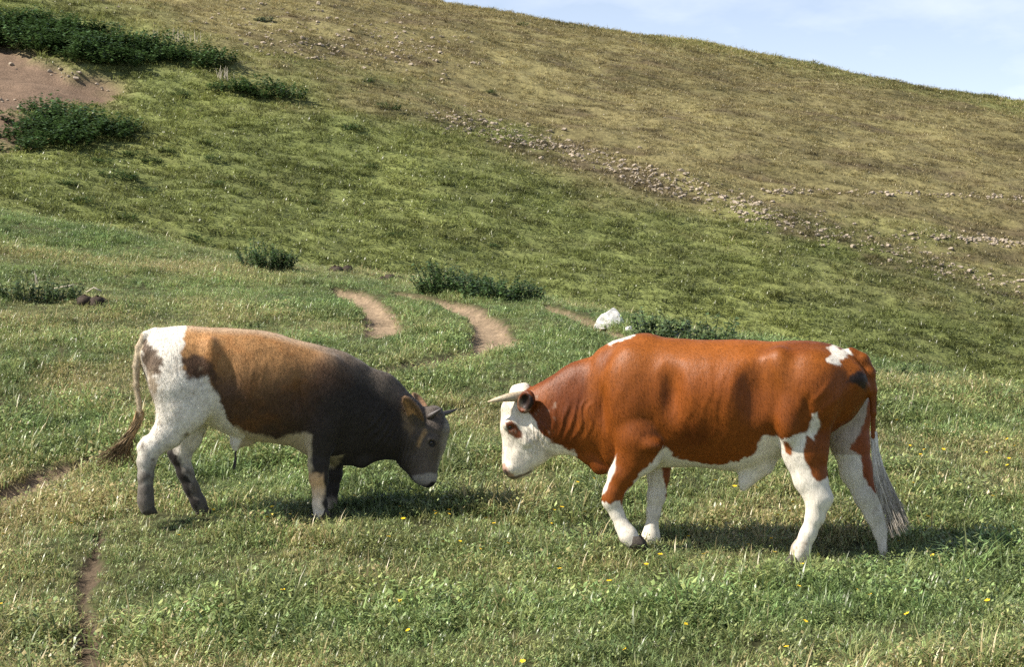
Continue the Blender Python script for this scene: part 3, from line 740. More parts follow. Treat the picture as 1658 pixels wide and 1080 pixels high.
    def paint(poly, c, mask=True, soft=1.6, nse=1.0):
        m = sstep(soft, -soft, in_poly(u, v, poly) + nzz * nse)[:, None] * (np.ones(len(P), bool) & mask)[:, None]
        col[:] = col * (1 - m) + np.array(c) * m
    torso = (v < 770) | True
    legfar = (ny > .04) & (v > 735) & ((u > 1335) | ((u > 1038) & (u < 1100)))
    legnear = ~legfar
    face = [(790, 600), (850, 600), (858, 626), (843, 640), (845, 655), (858, 670), (880, 706), (905, 721), (936, 735), (900, 770), (850, 795), (790, 795)]
    paint(face, WHITE * np.array((1.0, .98, .95)))
    ear = (np.abs(ny) > .12) & (u < 880) & (v < 672)
    col[ear] = (.13, .034, .010); col[ear & (np.hypot((u - 852) * 1.15, v - 650) < 13)] = (.022, .012, .009)
    paint([(818, 685), (827, 681), (836, 687), (843, 699), (846, 711), (835, 709), (823, 703)], (.15, .045, .016), nse=.6)
    paint([(812, 752), (818, 750), (824, 762), (834, 772), (828, 782), (810, 776)], (.42, .27, .20), nse=.5)
    paint([(822, 772), (836, 771), (850, 766), (860, 760), (861, 763), (850, 769.5), (836, 774.5), (824, 776)], (.16, .12, .09), nse=.25, soft=1)  # shade of the mouth line, painted dark
    paint([(815, 762), (819, 760), (823, 766), (822, 772), (817, 770)], (.05, .03, .025), nse=.3)
    grime_shade = (sstep(.8, 3.2, nzz + 1.2 * sstep(700, 765, v)) * (u < 900) * (v > 640))[:, None] * .38; col[:] = col * (1 - grime_shade) + np.array((.40, .33, .25)) * grime_shade  # face grime that also paints in grey shading
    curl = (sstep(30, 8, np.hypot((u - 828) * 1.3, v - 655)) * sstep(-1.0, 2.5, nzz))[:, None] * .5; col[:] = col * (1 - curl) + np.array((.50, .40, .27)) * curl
    snt = (sstep(36, 10, np.hypot(u - 830, (v - 764) * 1.3)) * sstep(-1.2, 2.2, nzz) * (u < 880))[:, None] * .55; col[:] = col * (1 - snt) + np.array((.42, .31, .25)) * snt  # nasal shade painted as grey-pink blotches on the muzzle
    paint([(984, 556), (1000, 546), (1027, 534), (1032, 539), (1005, 552), (990, 560)], WHITE)
    paint([(1338, 562), (1352, 556), (1360, 565), (1373, 567), (1381, 575), (1368, 577), (1360, 583), (1362, 590), (1345, 588), (1338, 581), (1346, 572)], WHITE)
    paint([(1372, 618), (1380, 606), (1393, 600), (1404, 612), (1404, 640), (1396, 626), (1384, 622)], (.03, .018, .014), soft=3, nse=1.2)
    belly = [(1012, 802), (1030, 772), (1055, 747), (1077, 722), (1090, 736), (1120, 747), (1150, 753), (1188, 749), (1214, 740), (1229, 720), (1238, 707), (1255, 704), (1268, 712), (1290, 703), (1308, 700), (1314, 670), (1325, 667), (1327, 690), (1318, 714), (1306, 706), (1302, 730), (1308, 760), (1322, 777), (1340, 774), (1352, 790), (1352, 940), (1262, 940), (1262, 800), (1200, 805), (1100, 775)]
    paint(belly, WHITE, legnear)
    paint([(1267, 714), (1276, 716), (1283, 727), (1281, 738), (1271, 733)], (.30, .085, .02), legnear, nse=.7)
    paint([(1000, 734), (990, 752), (980, 775), (974, 802), (980, 800), (988, 778), (997, 757)], WHITE, legnear & (u < 1010), nse=.5)
    paint([(965, 806), (988, 820), (1003, 812), (1050, 850), (1050, 910), (960, 910)], WHITE * .97, legnear & (u < 1045))
    # far legs and the inner side of the far thigh
    col[legfar] = WHITE * .98
    thigh = (ny > .02) & (u > 1340) & (v > 640) & (v <= 736)
    col[thigh] = (.46, .38, .31)
    paint([(1376, 728), (1394, 738), (1399, 772), (1416, 800), (1432, 806), (1424, 700), (1408, 640), (1398, 690)], (.25, .065, .016), ny > .02)
    paint([(1071, 750), (1075, 775), (1080, 805), (1098, 810), (1098, 745)], (.22, .06, .015), ny > .02)
    mud = sstep(845, 915, v + nzz * 5)[:, None] * .55 * (v > 840)[:, None]
    col = col * (1 - mud * sstep(-2.0, 3.0, nzz)[:, None]) + np.array((.22, .17, .11)) * mud * sstep(-2.0, 3.0, nzz)[:, None]
    spl = (sstep(770, 860, v) * sstep(1.2, 2.8, nzz) * (u > 960))[:, None] * .6; col = col * (1 - spl) + np.array((.24, .18, .12)) * spl
    root = bpy.data.objects.new('bull', None); COL.objects.link(root); root.location = fr.O; root.rotation_euler = (0, 0, fr.yaw)
    tag(root, 'red-brown bull with white face and white lower legs, one foreleg bent', 'bull')
    b = mesh_obj('body', P, Fc, hide_material('red_white_hide'), root)
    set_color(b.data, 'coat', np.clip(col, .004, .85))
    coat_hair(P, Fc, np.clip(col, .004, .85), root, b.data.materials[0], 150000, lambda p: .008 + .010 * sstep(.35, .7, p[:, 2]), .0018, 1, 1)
    set_float(b.data, 'wrinkle', 1.0 * sstep(34, 8, np.hypot(u - 872, (v - 712)))+ .25 * sstep(50, 10, np.hypot((u - 940) * .6, v - 690)))
    for s in (-1, 1):
        eyeball(fr, fd, 826, 691, .024, root, s)
        tube('horn', bez([L(846, 642, s * .07), L(832, 642, s * .15), L(812, 645, s * .18), L(790, 651, s * .17)], 10), [.034, .033, .031, .029, .027, .024, .020, .016, .011, .005], M_HORN, root, 12)
    for (u_, v_, y_), f_ in (((1030, 888, -.17), 1), ((1050, 887, .16), -1), ((1287, 918, -.165), -1), ((1447, 920, .165), -1)):
        p = L(u_, v_, y_); hoof(fr, p, root, f_, M_HOOF)
    M_SW = hide_material('white_tail_hair')
    strands('tail_switch', (L(1411, 700, 0), L(1418, 700, 0)), (L(1444, 864, 0), L(1471, 848, 0)), (L(1410, 775, 0), L(1424, 770, 0)), M_SW, root, 520, .006, .0020, .010, 5, .012, (.74, .69, .62), (.40, .35, .29))
    return root

def grey_calf():
    fr = Frame(370, 830, 13.15, math.radians(12)); L = fr.L
    lo = np.array((L(208, 640)[0] - .03, -.42, -.12)); hi = np.array((L(735, 640)[0] + .05, .42, L(300, 520)[2] + .06))
    fd = Field(lo, hi, H_GRID)
    q2 = lambda pts: [tuple(L(u, v)[[0, 2]]) for u, v in pts]
    fd.loft(q2([(229, 570), (234, 548), (245, 535), (260, 531), (303, 528), (350, 531), (417, 534), (450, 541), (481, 550), (534, 564), (566, 575), (591, 590), (606, 610)]),
            q2([(229, 590), (236, 612), (250, 640), (275, 668), (305, 682), (337, 688), (367, 704), (397, 714), (440, 717), (471, 722), (500, 738), (534, 751), (560, 750), (590, 735), (606, 700)]),
            [(L(u, 640)[0], w_) for u, w_ in [(229, .05), (236, .10), (250, .16), (290, .225), (340, .25), (400, .275), (450, .275), (500, .245), (540, .205), (570, .165), (592, .12), (606, .06)]], skew=-.08, m=2.0)
    def ch(pts, y=0.0, k=.03, latr=.85):
        out = []
        for p in pts:
            u, v, r = p[:3]; rr = r * fr.px(y); out.append((L(u, v, y), rr, (p[3] * fr.px(y) if len(p) > 3 else rr * latr)))
        fd.chain(out, k)
    ch([(545, 658, 84, 40), (598, 668, 69, 30), (640, 690, 54, 24), (664, 702, 44, 22)], k=.05)
    ch([(555, 735, 18, 9), (585, 744, 12, 7), (612, 730, 14, 8)], k=.04)                          # brisket
    ch([(701, 676, 19, 20), (702, 694, 25, 26), (693, 718, 29, 23), (686, 742, 26, 19), (687, 764, 21, 16), (692, 776, 14, 14)], k=.03)
    ch([(660, 715, 25, 17), (664, 742, 19, 14), (678, 768, 12, 11)], k=.035)
    for s in (-1, 1):
        fd.ell(L(700, 712, s * .09), (.040, .028, .032), .03)
        fd.ell(L(699, 717, s * .108), (.020, .018, .015), .014, cut=True)
        fd.ell(L(701, 784, s * .05), (.015, .018, .012), .012, cut=True)
    def ear(a, e, tow, ra=.050, rt=.026):
        A = axes(a, e, tow); c = (a + e) / 2; l = np.linalg.norm(e - a) / 2 * 1.08
        fd.ell(c, (l, ra, rt), .018, A); fd.ell(c + A[2] * .022 + A[0] * .008, (l * .86, ra * .74, rt * .95), .010, A, cut=True)
    ear(L(684, 690, -.085), L(655, 643, -.19), (-.45, -.8, -.1))
    ear(L(690, 668, .085), L(670, 637, .20), (.55, -.8, .1))
    for s in (-1, 1):
        fd.ell(L(530, 640, s * .13), (.155, .10, .27), .06)
        fd.ell(L(518, 700, s * .155), (.10, .075, .12), .05)
        fd.ell(L(290, 610, s * .14), (.20, .11, .22), .06)
        fd.ell(L(315, 655, s * .17), (.10, .075, .14), .06)
        fd.ell(L(340, 580, s * .195), (.045, .055, .13), .06)
        fd.ell(L(242, 570, s * .08), (.045, .05, .05), .05)
        fd.ell(L(370, 602, s * .315), (.06, .08, .16), .06, cut=True)
        fd.ell(L(482, 645, s * .300), (.03, .07, .17), .05, cut=True)
    ch([(397, 708, 16, 12), (383, 716, 9, 8), (381, 727, 4.5, 4.5)], k=.04)
    ch([(292, 630, 48, 27), (292, 668, 38, 21), (272, 702, 24, 16), (243, 727, 17, 13), (237, 748, 14, 11), (236, 772, 11.5, 9.5), (236, 795, 10.5, 9), (236, 812, 11.5, 10), (238, 824, 11.5, 11)], -.155, .035)
    ch([(236, 713, 6, 6), (228, 725, 6, 6)], -.155, .03)
    ch([(312, 668, 32, 19), (302, 708, 23, 15), (292, 738, 16, 12), (300, 765, 12.5, 10), (310, 790, 11, 9), (321, 813, 11, 10), (328, 828, 11.5, 11)], .155, .035)
    ch([(283, 722, 7, 7), (278, 733, 7, 7)], .155, .025)
    ch([(522, 680, 34, 20), (518, 720, 21, 16), (515, 752, 16, 13), (516, 775, 14.5, 13), (517, 797, 10.5, 9.5), (518, 815, 11, 10), (519, 830, 11.5, 11)], -.145, .03)
    ch([(545, 705, 20, 15), (543, 745, 14, 12), (541, 768, 13, 12), (537, 790, 10, 9), (534, 812, 10.5, 10), (532, 830, 11, 11)], .145, .03)
    ch([(252, 539, 9, 8), (236, 544, 7.5, 7), (226, 563, 6.5, 6), (221, 592, 5.5, 5.5), (221, 622, 5, 5), (225, 650, 4.5, 4.5), (227, 672, 4.5, 4.5)], -.02, .014)
    P, Fc = fd.mesh(); u, v = fr.uv(P); ny = P[:, 1]; wv = noise3(P[:, 0] * 9, P[:, 1] * 9, P[:, 2] * 9, 78)
    P = flesh(P, Fc, [(sstep(40, 12, np.hypot((u - 656) * 1.3, v - 730)), (u + .28 * v) / 6.6 * 6.28 + wv * 1.6, .0042),
                      (sstep(36, 10, np.hypot(u - 618, (v - 700) * .8)), (.8 * u + .6 * v) / 11 * 6.28 + wv * 2, .0040),
                      (sstep(80, 25, np.hypot(u - 425, (v - 630) * 1.1)), (u + .1 * v) / 22 * 6.28 + wv * 3.5, .0010)], 35)
    nzz = (noise3(P[:, 0] * 20, P[:, 1] * 20, P[:, 2] * 20, 13) + .6 * noise3(P[:, 0] * 46, P[:, 1] * 46, P[:, 2] * 46, 14)) * 3.2
    big = noise3(P[:, 0] * 5, P[:, 1] * 5, P[:, 2] * 5, 18)
    TAN, BROWN, DARK, WHITE, CREAM = [np.array(c) for c in ((.40, .21, .08), (.082, .044, .024), (.026, .021, .018), (.74, .69, .60), (.48, .40, .27))]
    # saddle: tan along the back, browner down the flank with its shade painted in, charcoal over the shoulder, neck and head
    tv = sstep(562, 655, v + big * 26 + (u - 400) * .10)[:, None]
    col = TAN * (1 - tv) + BROWN * tv
    bl2 = sstep(-.1, .6, noise3(P[:, 0] * 8, P[:, 1] * 8, P[:, 2] * 8, 23) + .4 * noise3(P[:, 0] * 25, P[:, 1] * 25, P[:, 2] * 25, 24))[:, None]
    col = col * (1 - .45 * bl2) + np.array((.33, .135, .035)) * (1 - .55 * tv) * .45 * bl2
    col *= (1 + .22 * big[:, None])
    td = sstep(-45, 65, (u - 540) + (v - 585) * .75 + big * 34)[:, None]
    col = col * (1 - td) + DARK * td
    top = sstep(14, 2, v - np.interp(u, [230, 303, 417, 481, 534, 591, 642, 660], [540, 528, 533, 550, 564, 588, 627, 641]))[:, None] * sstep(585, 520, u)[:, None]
    col = col * (1 - .55 * top) + np.array((.52, .42, .30)) * .55 * top              # sunlit rim of the back, painted pale into the coat
    nk = (sstep(46, 4, v - np.interp(u, [481, 534, 566, 591, 616, 642, 657], [550, 564, 574, 588, 607, 627, 641]) + big * 8) * sstep(490, 545, u) * (u < 665))[:, None]
    col = col * (1 - .7 * nk) + np.array((.15, .122, .095)) * .7 * nk  # sunlit sheen on top of neck and shoulder, painted as lighter coat
    def paint(poly, c, mask=True, soft=1.6, nse=1.0):
        m = sstep(soft, -soft, in_poly(u, v, poly) + nzz * nse)[:, None] * (np.ones(len(P), bool) & mask)[:, None]
        col[:] = col * (1 - m) + np.array(c) * m
    paint([(380, 690), (413, 703), (450, 712), (494, 698), (505, 705), (505, 770), (430, 740), (370, 730)], CREAM, soft=4)
    paint([(532, 716), (548, 712), (560, 722), (552, 742), (540, 760), (528, 758)], (.30, .25, .15), ny > -.10, soft=5)
    paint([(200, 500), (304, 520), (299, 548), (293, 572), (298, 598), (308, 611), (337, 607), (343, 624), (354, 637), (363, 670), (378, 692), (395, 706), (380, 740), (330, 760), (340, 860), (200, 860)], WHITE, (u < 400))
    paint([(297, 582), (318, 574), (338, 580), (350, 600), (353, 632), (343, 622), (337, 605), (308, 612)], (.085, .045, .024), soft=5, nse=2)
    paint([(229, 560), (240, 552), (252, 562), (262, 578), (260, 600), (250, 612), (238, 608), (229, 585)], (.13, .09, .06), soft=3, nse=2.2)
    paint([(236, 600), (250, 598), (256, 640), (250, 660), (244, 640)], (.34, .27, .19), soft=3, nse=2.5)
    tail = (u < 232) & (v < 690) & (np.abs(ny) < .06); col[tail] = (.50, .41, .28)
    leg = (v > 700) & (u < 345)
    dirt = sstep(706, 790, v + nzz * 6)[:, None] * leg[:, None]
    col = col * (1 - .9 * dirt) + np.array((.036, .026, .019)) * .9 * dirt
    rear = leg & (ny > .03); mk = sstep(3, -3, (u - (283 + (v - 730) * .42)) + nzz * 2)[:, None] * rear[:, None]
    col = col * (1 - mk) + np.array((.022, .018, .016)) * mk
    smear = leg[:, None] * sstep(1.5, 3.2, nzz)[:, None] * .6; col = col * (1 - smear) + np.array((.10, .075, .05)) * smear
    flk = (sstep(.5, 3.5, nzz) * (u < 330) * (v > 575) * (v < 705))[:, None] * .55; col = col * (1 - flk) + np.array((.26, .2, .13)) * flk
    fl = (v > 755) & (u > 495) & (u < 560)
    mk = (sstep(762, 776, v + nzz * 2) * sstep(528, 521, u + nzz * 1.0) * fl * (ny < .02))[:, None]
    tn = sstep(775, 835, v)[:, None]; col = col * (1 - mk) + (np.array((.60, .39, .20)) * (1 - tn) + np.array((.74, .65, .53)) * tn) * mk  # pale lower foreleg, its sunlit left side painted in
    mk = (sstep(800, 825, v + nzz * 2) * fl * (ny > .02))[:, None]; col = col * (1 - mk) + np.array((.4, .33, .25)) * mk
    # head
    hd = (u > 650) & (v > 630)
    mk = (hd * sstep(-7, 5, u - (718 - (v - 700) * .16) + nzz) * (v < 760))[:, None]; col = col * (1 - .6 * mk) + np.array((.44, .39, .32)) * .6 * mk
    lift = (sstep(640, 690, u) * hd)[:, None]; col = col * (1 - lift) + np.maximum(col, np.array((.105, .086, .072))) * lift
    paint([(676, 722), (679, 708), (687, 696), (692, 699), (684, 712), (679, 724)], (.34, .22, .11), soft=2.5, nse=.5)
    paint([(668, 772), (690, 766), (709, 768), (709, 782), (700, 781), (690, 786), (676, 786)], (.30, .28, .26), hd, soft=2.5, nse=.5)  # white muzzle ring, greyed by shade put into its colour
    paint([(689, 716), (694, 709), (704, 708), (710, 716), (707, 725), (697, 727), (690, 723)], (.13, .105, .085), hd, soft=3, nse=.6)
    paint([(692, 718), (697, 712), (704, 713), (707, 720), (703, 725), (696, 724)], (.02, .018, .016), hd, soft=1.5, nse=.3)
    paint([(690, 788), (697, 781), (709, 780), (709, 796), (690, 797)], (.012, .011, .011), hd, soft=2, nse=.4)
    eary = hd & (np.abs(ny) > .125) & (v < 690); col[eary] = (.19, .115, .06)
    paint([(655, 650), (664, 652), (676, 672), (680, 688), (672, 684), (660, 668)], (.42, .24, .11), eary, soft=3)
    paint([(672, 645), (684, 648), (692, 660), (684, 662), (676, 658)], (.36, .21, .12), eary, soft=3)
    paint([(640, 655), (656, 650), (664, 675), (672, 700), (664, 706), (654, 686)], (.16, .115, .07), hd & ~eary, soft=6)
    root = bpy.data.objects.new('young_bull', None); COL.objects.link(root); root.location = fr.O; root.rotation_euler = (0, 0, fr.yaw)
    tag(root, 'grey-brown young bull with white rump, muddy hind legs and lowered dark head', 'bull')
    b = mesh_obj('body', P, Fc, hide_material('brown_grey_hide', fur=.009, streak=(55, 55, 24), sheen=.12, rough=.62), root)
    set_color(b.data, 'coat', np.clip(col, .004, .85))
    coat_hair(P, Fc, np.clip(col, .004, .85), root, b.data.materials[0], 130000, lambda p: .009 + .015 * sstep(.35, .7, p[:, 2]), .0020, -1, 2, .5, .22)
    set_float(b.data, 'wrinkle', sstep(52, 12, np.hypot((u - 655) * 1.3, v - 728)) * .8 + .5 * sstep(40, 10, np.hypot(u - 620, (v - 690) * .7)))
    for s in (-1, 1):
        eyeball(fr, fd, 699, 717, .023, root, s)
    tube('horn', bez([L(694, 676, -.065), L(700, 672, -.10), L(708, 667, -.12), L(716, 661, -.12)], 8), [.022, .021, .019, .017, .014, .011, .008, .003], M_HORN_D, root, 12)
    tube('horn', bez([L(712, 672, .05), L(722, 669, .09), L(731, 667, .12), L(740, 662, .13)], 8), [.021, .020, .018, .016, .013, .010, .007, .003], M_HORN_D, root, 12)
    for u_, v_, y_ in ((239, 832, -.155), (330, 836, .155), (521, 838, -.145), (534, 838, .145)):
        hoof(fr, L(u_, v_, y_), root, 1, M_HOOF, .095, .045, .065)
    M_SW = hide_material('brown_tail_hair')
    strands('tail_switch', (L(222, 668, -.02), L(231, 668, -.02)), (L(150, 748, -.05), L(205, 752, 0)), (L(224, 712, -.02), L(206, 705, -.02)), M_SW, root, 240, .0055, .0016, .022, 6, .030, (.36, .25, .13), (.17, .11, .055))
    strands('sheath_hair', (L(379, 724, 0), L(384, 724, 0)), (L(378, 760, 0), L(381, 764, 0)), (L(381, 740, 0), L(382, 740, 0)), M_HORN_D, root, 40, .003, .001, .006, 9, 0, (.05, .04, .03), (.03, .025, .02))
    return root
red_bull(); grey_calf()
# ------------------------------------------------------------------ bushes, weeds, stones, flowers
def bush_material(name, tint, gloss=.42, trans=.25):
    m, n, b = new_mat(name)
    bl = N(n, 'ShaderNodeAttribute', attribute_name='blade')
    rmp = N(n, 'ShaderNodeValToRGB'); e = rmp.color_ramp.elements
    e[0].position = 0; e[0].color = (*[c * .55 for c in tint], 1); e[1].position = 1; e[1].color = (*[c * 1.7 for c in tint], 1)
    n.links.new(bl.outputs['Fac'], rmp.inputs['Fac']); n.links.new(rmp.outputs['Color'], b.inputs['Base Color'])
    b.inputs['Roughness'].default_value = gloss
    tr = N(n, 'ShaderNodeBsdfTranslucent'); n.links.new(rmp.outputs['Color'], tr.inputs['Color'])
    ms = N(n, 'ShaderNodeMixShader'); ms.inputs[0].default_value = trans
    n.links.new(b.outputs[0], ms.inputs[1]); n.links.new(tr.outputs[0], ms.inputs[2]); n.links.new(ms.outputs[0], n.nodes['Material Output'].inputs['Surface'])
    return m
M_NETTLE = bush_material('nettle_leaf', (.062, .112, .034)); M_WEED = bush_material('weed_leaf', (.070, .110, .040)); M_GREYWEED = bush_material('grey_weed_leaf', (.11, .14, .085))
M_STEM = plain('green_stem', (.10, .12, .05), .7, .3, .2); M_DRYSTALK = plain('dry_stalk', (.50, .44, .34), .8, .2, .2)
M_STONE = plain('limestone', (.36, .30, .23), .9, .2, .3, 9); M_ROCK = plain('white_rock', (.66, .64, .60), .85, .25, .22, 14)
M_CLOD = plain('dark_clod', (.050, .038, .030), .95, .15, .5, 25)
def stem_mesh(vs, fs, a, b, r):
    i0 = len(vs); d = (b - a) / (np.linalg.norm(b - a) + 1e-9); s = np.cross(d, (0, 1, .3)); s /= np.linalg.norm(s); t = np.cross(d, s)
    for p, q in ((a, r), (b, r * .5)):
        for k in range(4): vs.append(p + q * (math.cos(k * 1.57) * s + math.sin(k * 1.57) * t))
    for k in range(4): fs.append((i0 + k, i0 + (k + 1) % 4, i0 + 4 + (k + 1) % 4, i0 + 4 + k))
def bush_meshes(seed, wx, wy, h, nst, per, leaf, lobes=3):
    """leafy stems rising from a spread base, taller in a few lobes so the outline is uneven"""
    r = random.Random(seed); vs, fs, bs, sv, sf = [], [], [], [], []
    lob = [(r.uniform(-.7, .7), r.uniform(-.5, .5), r.uniform(.7, 1.0)) for _ in range(lobes)]
    for _ in range(nst):
        a, q = r.uniform(0, 6.3), math.sqrt(r.random())
        bx, by = q * math.cos(a), q * math.sin(a)
        hh = max(.42, max(l[2] - .65 * math.hypot(bx - l[0], by - l[1]) for l in lob)) * r.uniform(.8, 1.12) * h
        p0 = np.array((bx * wx * .5, by * wy * .5, -.03)); lean = np.array((bx * .4 + r.uniform(-.3, .3), by * .4 + r.uniform(-.3, .3), 1.0))
        p1 = p0 + lean * hh; stem_mesh(sv, sf, p0, p1, .006)
        for k in range(per):
            t = .12 + .88 * (k + r.random()) / per; c = p0 + (p1 - p0) * t
            leaflet(vs, fs, bs, c, r.uniform(0, 6.3), leaf * r.uniform(.6, 1.15) * (1.15 - .5 * t), leaf * r.uniform(.35, .55), r.uniform(-.75, .55), r.random() ** 1.6)
    return (np.array(vs), fs, bs), (np.array(sv), sf)
def bush(name, loc, seed, wx, wy, h, nst, per, leaf, mat, label, cat='bush', group=None, lobes=3, sink=.0):
    lf, st = bush_meshes(seed, wx, wy, h, nst, per, leaf, lobes)
    root = bpy.data.objects.new(name, None); COL.objects.link(root); root.location = loc - Vector((0, 0, sink))
    o = mesh_obj('foliage', lf[0], lf[1], mat, root); set_float(o.data, 'blade', lf[2])
    mesh_obj('stems', st[0], st[1], M_STEM, root)['kind'] = 'stuff'
    return tag(root, label, cat, group)
bush('nettle_bush', spot(745, 477), 1, .95, .6, .56, 120, 24, .085, M_NETTLE, 'broad dark nettle bush on the crest above the forked trail', sink=.02)
bush('nettle_bush', spot(812, 487), 2, .85, .5, .42, 90, 22, .08, M_NETTLE, 'lower trailing end of the dark nettle bush beyond the trail bend')
bush('thorn_bush', spot(430, 436), 3, .66, .5, .60, 80, 24, .07, M_NETTLE, 'small round dark bush on the knoll crest above the young bull', lobes=2)
bush('tall_weed', spot(1062, 548), 4, .55, .4, .52, 26, 18, .10, M_WEED, 'upright leafy weed clump between white rock and red bull', 'weed', lobes=2)
bush('tall_weed', spot(1140, 560), 5, .66, .4, .40, 28, 16, .10, M_WEED, 'sprawling leafy weed clump rising behind the red bull back', 'weed', lobes=4)
bush('meadow_weed', spot(62, 486), 6, .85, .6, .36, 60, 20, .075, M_WEED, 'grey-green weed clump with a pale stalk on the grassy bank', 'weed')
bush('meadow_weed', spot(1460, 664), 7, .26, .2, .12, 16, 12, .06, M_NETTLE, 'low dark weed with dry stalks behind the red bull tail', 'weed')
bush('meadow_weed', spot(1440, 602), 8, .40, .3, .13, 18, 12, .06, M_WEED, 'low weed on the crest just past the red bull rump', 'weed')
bush('meadow_weed', spot(1652, 672), 9, .30, .3, .14, 16, 12, .06, M_WEED, 'low weed on the bare brow down the slope from the bull', 'weed')
bush('meadow_weed', spot(28, 925), 10, .20, .16, .07, 10, 7, .07, M_WEED, 'low broad-leaved weed beside the damp foot trail', 'weed')
bush('meadow_weed', spot(130, 605), 14, .22, .2, .07, 10, 8, .06, M_WEED, 'small bright weed in dry grass behind the tail of the young bull', 'weed')
def stalks(loc, n, h, spread, seed, label):
    r = random.Random(seed); root = bpy.data.objects.new('dry_stalk_clump', None); COL.objects.link(root); root.location = loc
    for _ in range(n):
        a = np.array((r.uniform(-1, 1) * spread, r.uniform(-1, 1) * spread * .6, -.02)); b = a + np.array((r.uniform(-.3, .3), r.uniform(-.2, .2), 1)) * h * r.uniform(.5, 1.1)
        vs, fs = [], []; stem_mesh(vs, fs, a, b, .006 * (1 + h)); mesh_obj('stalk', np.array(vs), fs, M_DRYSTALK, root)
    return tag(root, label, 'dry stalks')
stalks(spot(1462, 662), 7, .17, .09, 1, 'pale dry stalks standing in the low dark weed past the tail')
stalks(spot(58, 470), 3, .24, .05, 2, 'single pale stalks sticking up from the grey-green weed clump')
# the nettle beds on the far slope, bush by bush
def region_spots(poly, n, seed, mind):
    r = np.random.default_rng(seed); pl = np.array(poly, float); out = []; tries = 0
    while len(out) < n and tries < 6000:
        tries += 1
        u, v = r.uniform(pl[:, 0].min(), pl[:, 0].max()), r.uniform(pl[:, 1].min(), pl[:, 1].max())
        if in_poly(np.array([u]), np.array([v]), pl)[0] > 0: continue
        if any(math.hypot((u - a), (v - b) * 2.2) < mind for a, b in out): continue
        out.append((u, v))
    return out
def far_hit(u, v):
    x, y = hit(u, v, ground, 38, 125, 420); return Vector((x, y, gz(x, y)))
protos = []
for i in range(5):
    lf, st = bush_meshes(40 + i, 1.35, 1.1, .85, 48, 12, .17, 4)
    o = mesh_obj('nettle_bush', lf[0], lf[1], M_NETTLE, link=False); set_float(o.data, 'blade', lf[2]); protos.append(o)
bed_n = [0]
def bed(poly, n, seed, mind, label, group, s0=.8, s1=1.25):
    r = random.Random(seed)
    for u, v in region_spots(poly, n, seed, mind):
        o = protos[bed_n[0] % 5].copy(); bed_n[0] += 1; COL.objects.link(o); o.name = 'nettle_bush'
        o.location = far_hit(u, v + 8); o.rotation_euler = (0, 0, r.uniform(0, 6.3)); s = r.uniform(s0, s1); o.scale = (s, s, s * r.uniform(.5, .9))
        tag(o, label, 'bush', group)
bed([(-30, 22), (60, 20), (140, 40), (230, 68), (330, 80), (372, 96), (340, 104), (250, 92), (190, 104), (120, 88), (40, 72), (-30, 66)], 44, 3, 22, 'dark nettle bush in the large bed above the bare earth scar', 'nettle bushes in the upper bed')
bed([(60, 172), (120, 180), (200, 202), (210, 215), (150, 222), (60, 235), (20, 240), (40, 205)], 20, 4, 20, 'dark nettle bush in the bed just below the bare earth scar', 'nettle bushes in the lower bed')
bed([(362, 128), (430, 130), (490, 152), (440, 156), (370, 145)], 6, 5, 19, 'dark nettle bush in the small bed at the edge of the dry slope', 'nettle bushes in the small bed', .6, .95)
for i, (u, v, s) in enumerate([(195, 290, .75), (240, 314, .5), (290, 156, .55), (565, 210, .6), (630, 176, .6), (595, 132, .45), (245, 262, .45), (350, 300, .4), (345, 258, .38), (130, 328, .5), (600, 272, .4), (330, 232, .4), (510, 330, .3), (635, 382, .35), (110, 300, .5), (310, 385, .35), (330, 392, .35), (215, 252, .5), (270, 246, .45), (800, 400, .3), (205, 355, .4), (165, 265, .5), (425, 300, .3), (795, 150, .35), (845, 40, .4)]):
    o = protos[(0, 2, 3, 4)[i % 4]].copy(); COL.objects.link(o); o.name = 'weed_tussock'; o.location = far_hit(u, v); o.rotation_euler = (0, 0, i * 1.7); o.scale = (s * .8, s * .8, s * .55)
    tag(o, 'small dark weed tussock on the open slope away from the nettle beds', 'weed', 'weed tussocks scattered over the slope')
lf, st = bush_meshes(60, .62, .5, .26, 30, 12, .12, 3)
o = mesh_obj('grey_weed', lf[0], lf[1], M_GREYWEED); set_float(o.data, 'blade', lf[2]); o.location = far_hit(424, 33); tag(o, 'lone grey-green weed on the stony dry slope', 'weed')
for i, (u, v, n_, lab) in enumerate([(283, 66, 16, 'pale dry stalks along the upper edge of the large nettle bed'), (366, 130, 9, 'pale dry stalks at the tip of the small nettle bed')]):
    o = stalks(far_hit(u, v), n_ * 2, .42, .75 if i == 0 else .25, 10 + i, lab)
# stones
import bmesh
stone_me = []
for i in range(6):
    r = random.Random(70 + i); bm = bmesh.new()
    for _ in range(13):
        v = Vector((r.gauss(0, 1), r.gauss(0, 1), r.gauss(0, 1))).normalized(); bm.verts.new((v.x * .55, v.y * .45, v.z * .32 + .12))
    ret = bmesh.ops.convex_hull(bm, input=bm.verts); bmesh.ops.delete(bm, geom=[g for g in ret['geom_interior'] if isinstance(g, bmesh.types.BMVert)], context='VERTS')
    me = bpy.data.meshes.new('stone'); bm.to_mesh(me); bm.free(); me.materials.append(M_STONE); stone_me.append(me)
def band(pts, n, jit, seed):
    r = np.random.default_rng(seed); pts = np.array(pts, float); t = np.cumsum(np.r_[0, np.hypot(*np.diff(pts, axis=0).T)]); out = []
    for _ in range(n):
        s = r.random() * t[-1]; u, v = np.interp(s, t, pts[:, 0]), np.interp(s, t, pts[:, 1]); c = noise2(np.array([u * .02]), np.array([v * .05]), seed)[0]
        if r.random() > .68 + .5 * c: continue
        out.append((u + r.normal(0, jit), v + r.normal(0, jit * .45)))
    return out
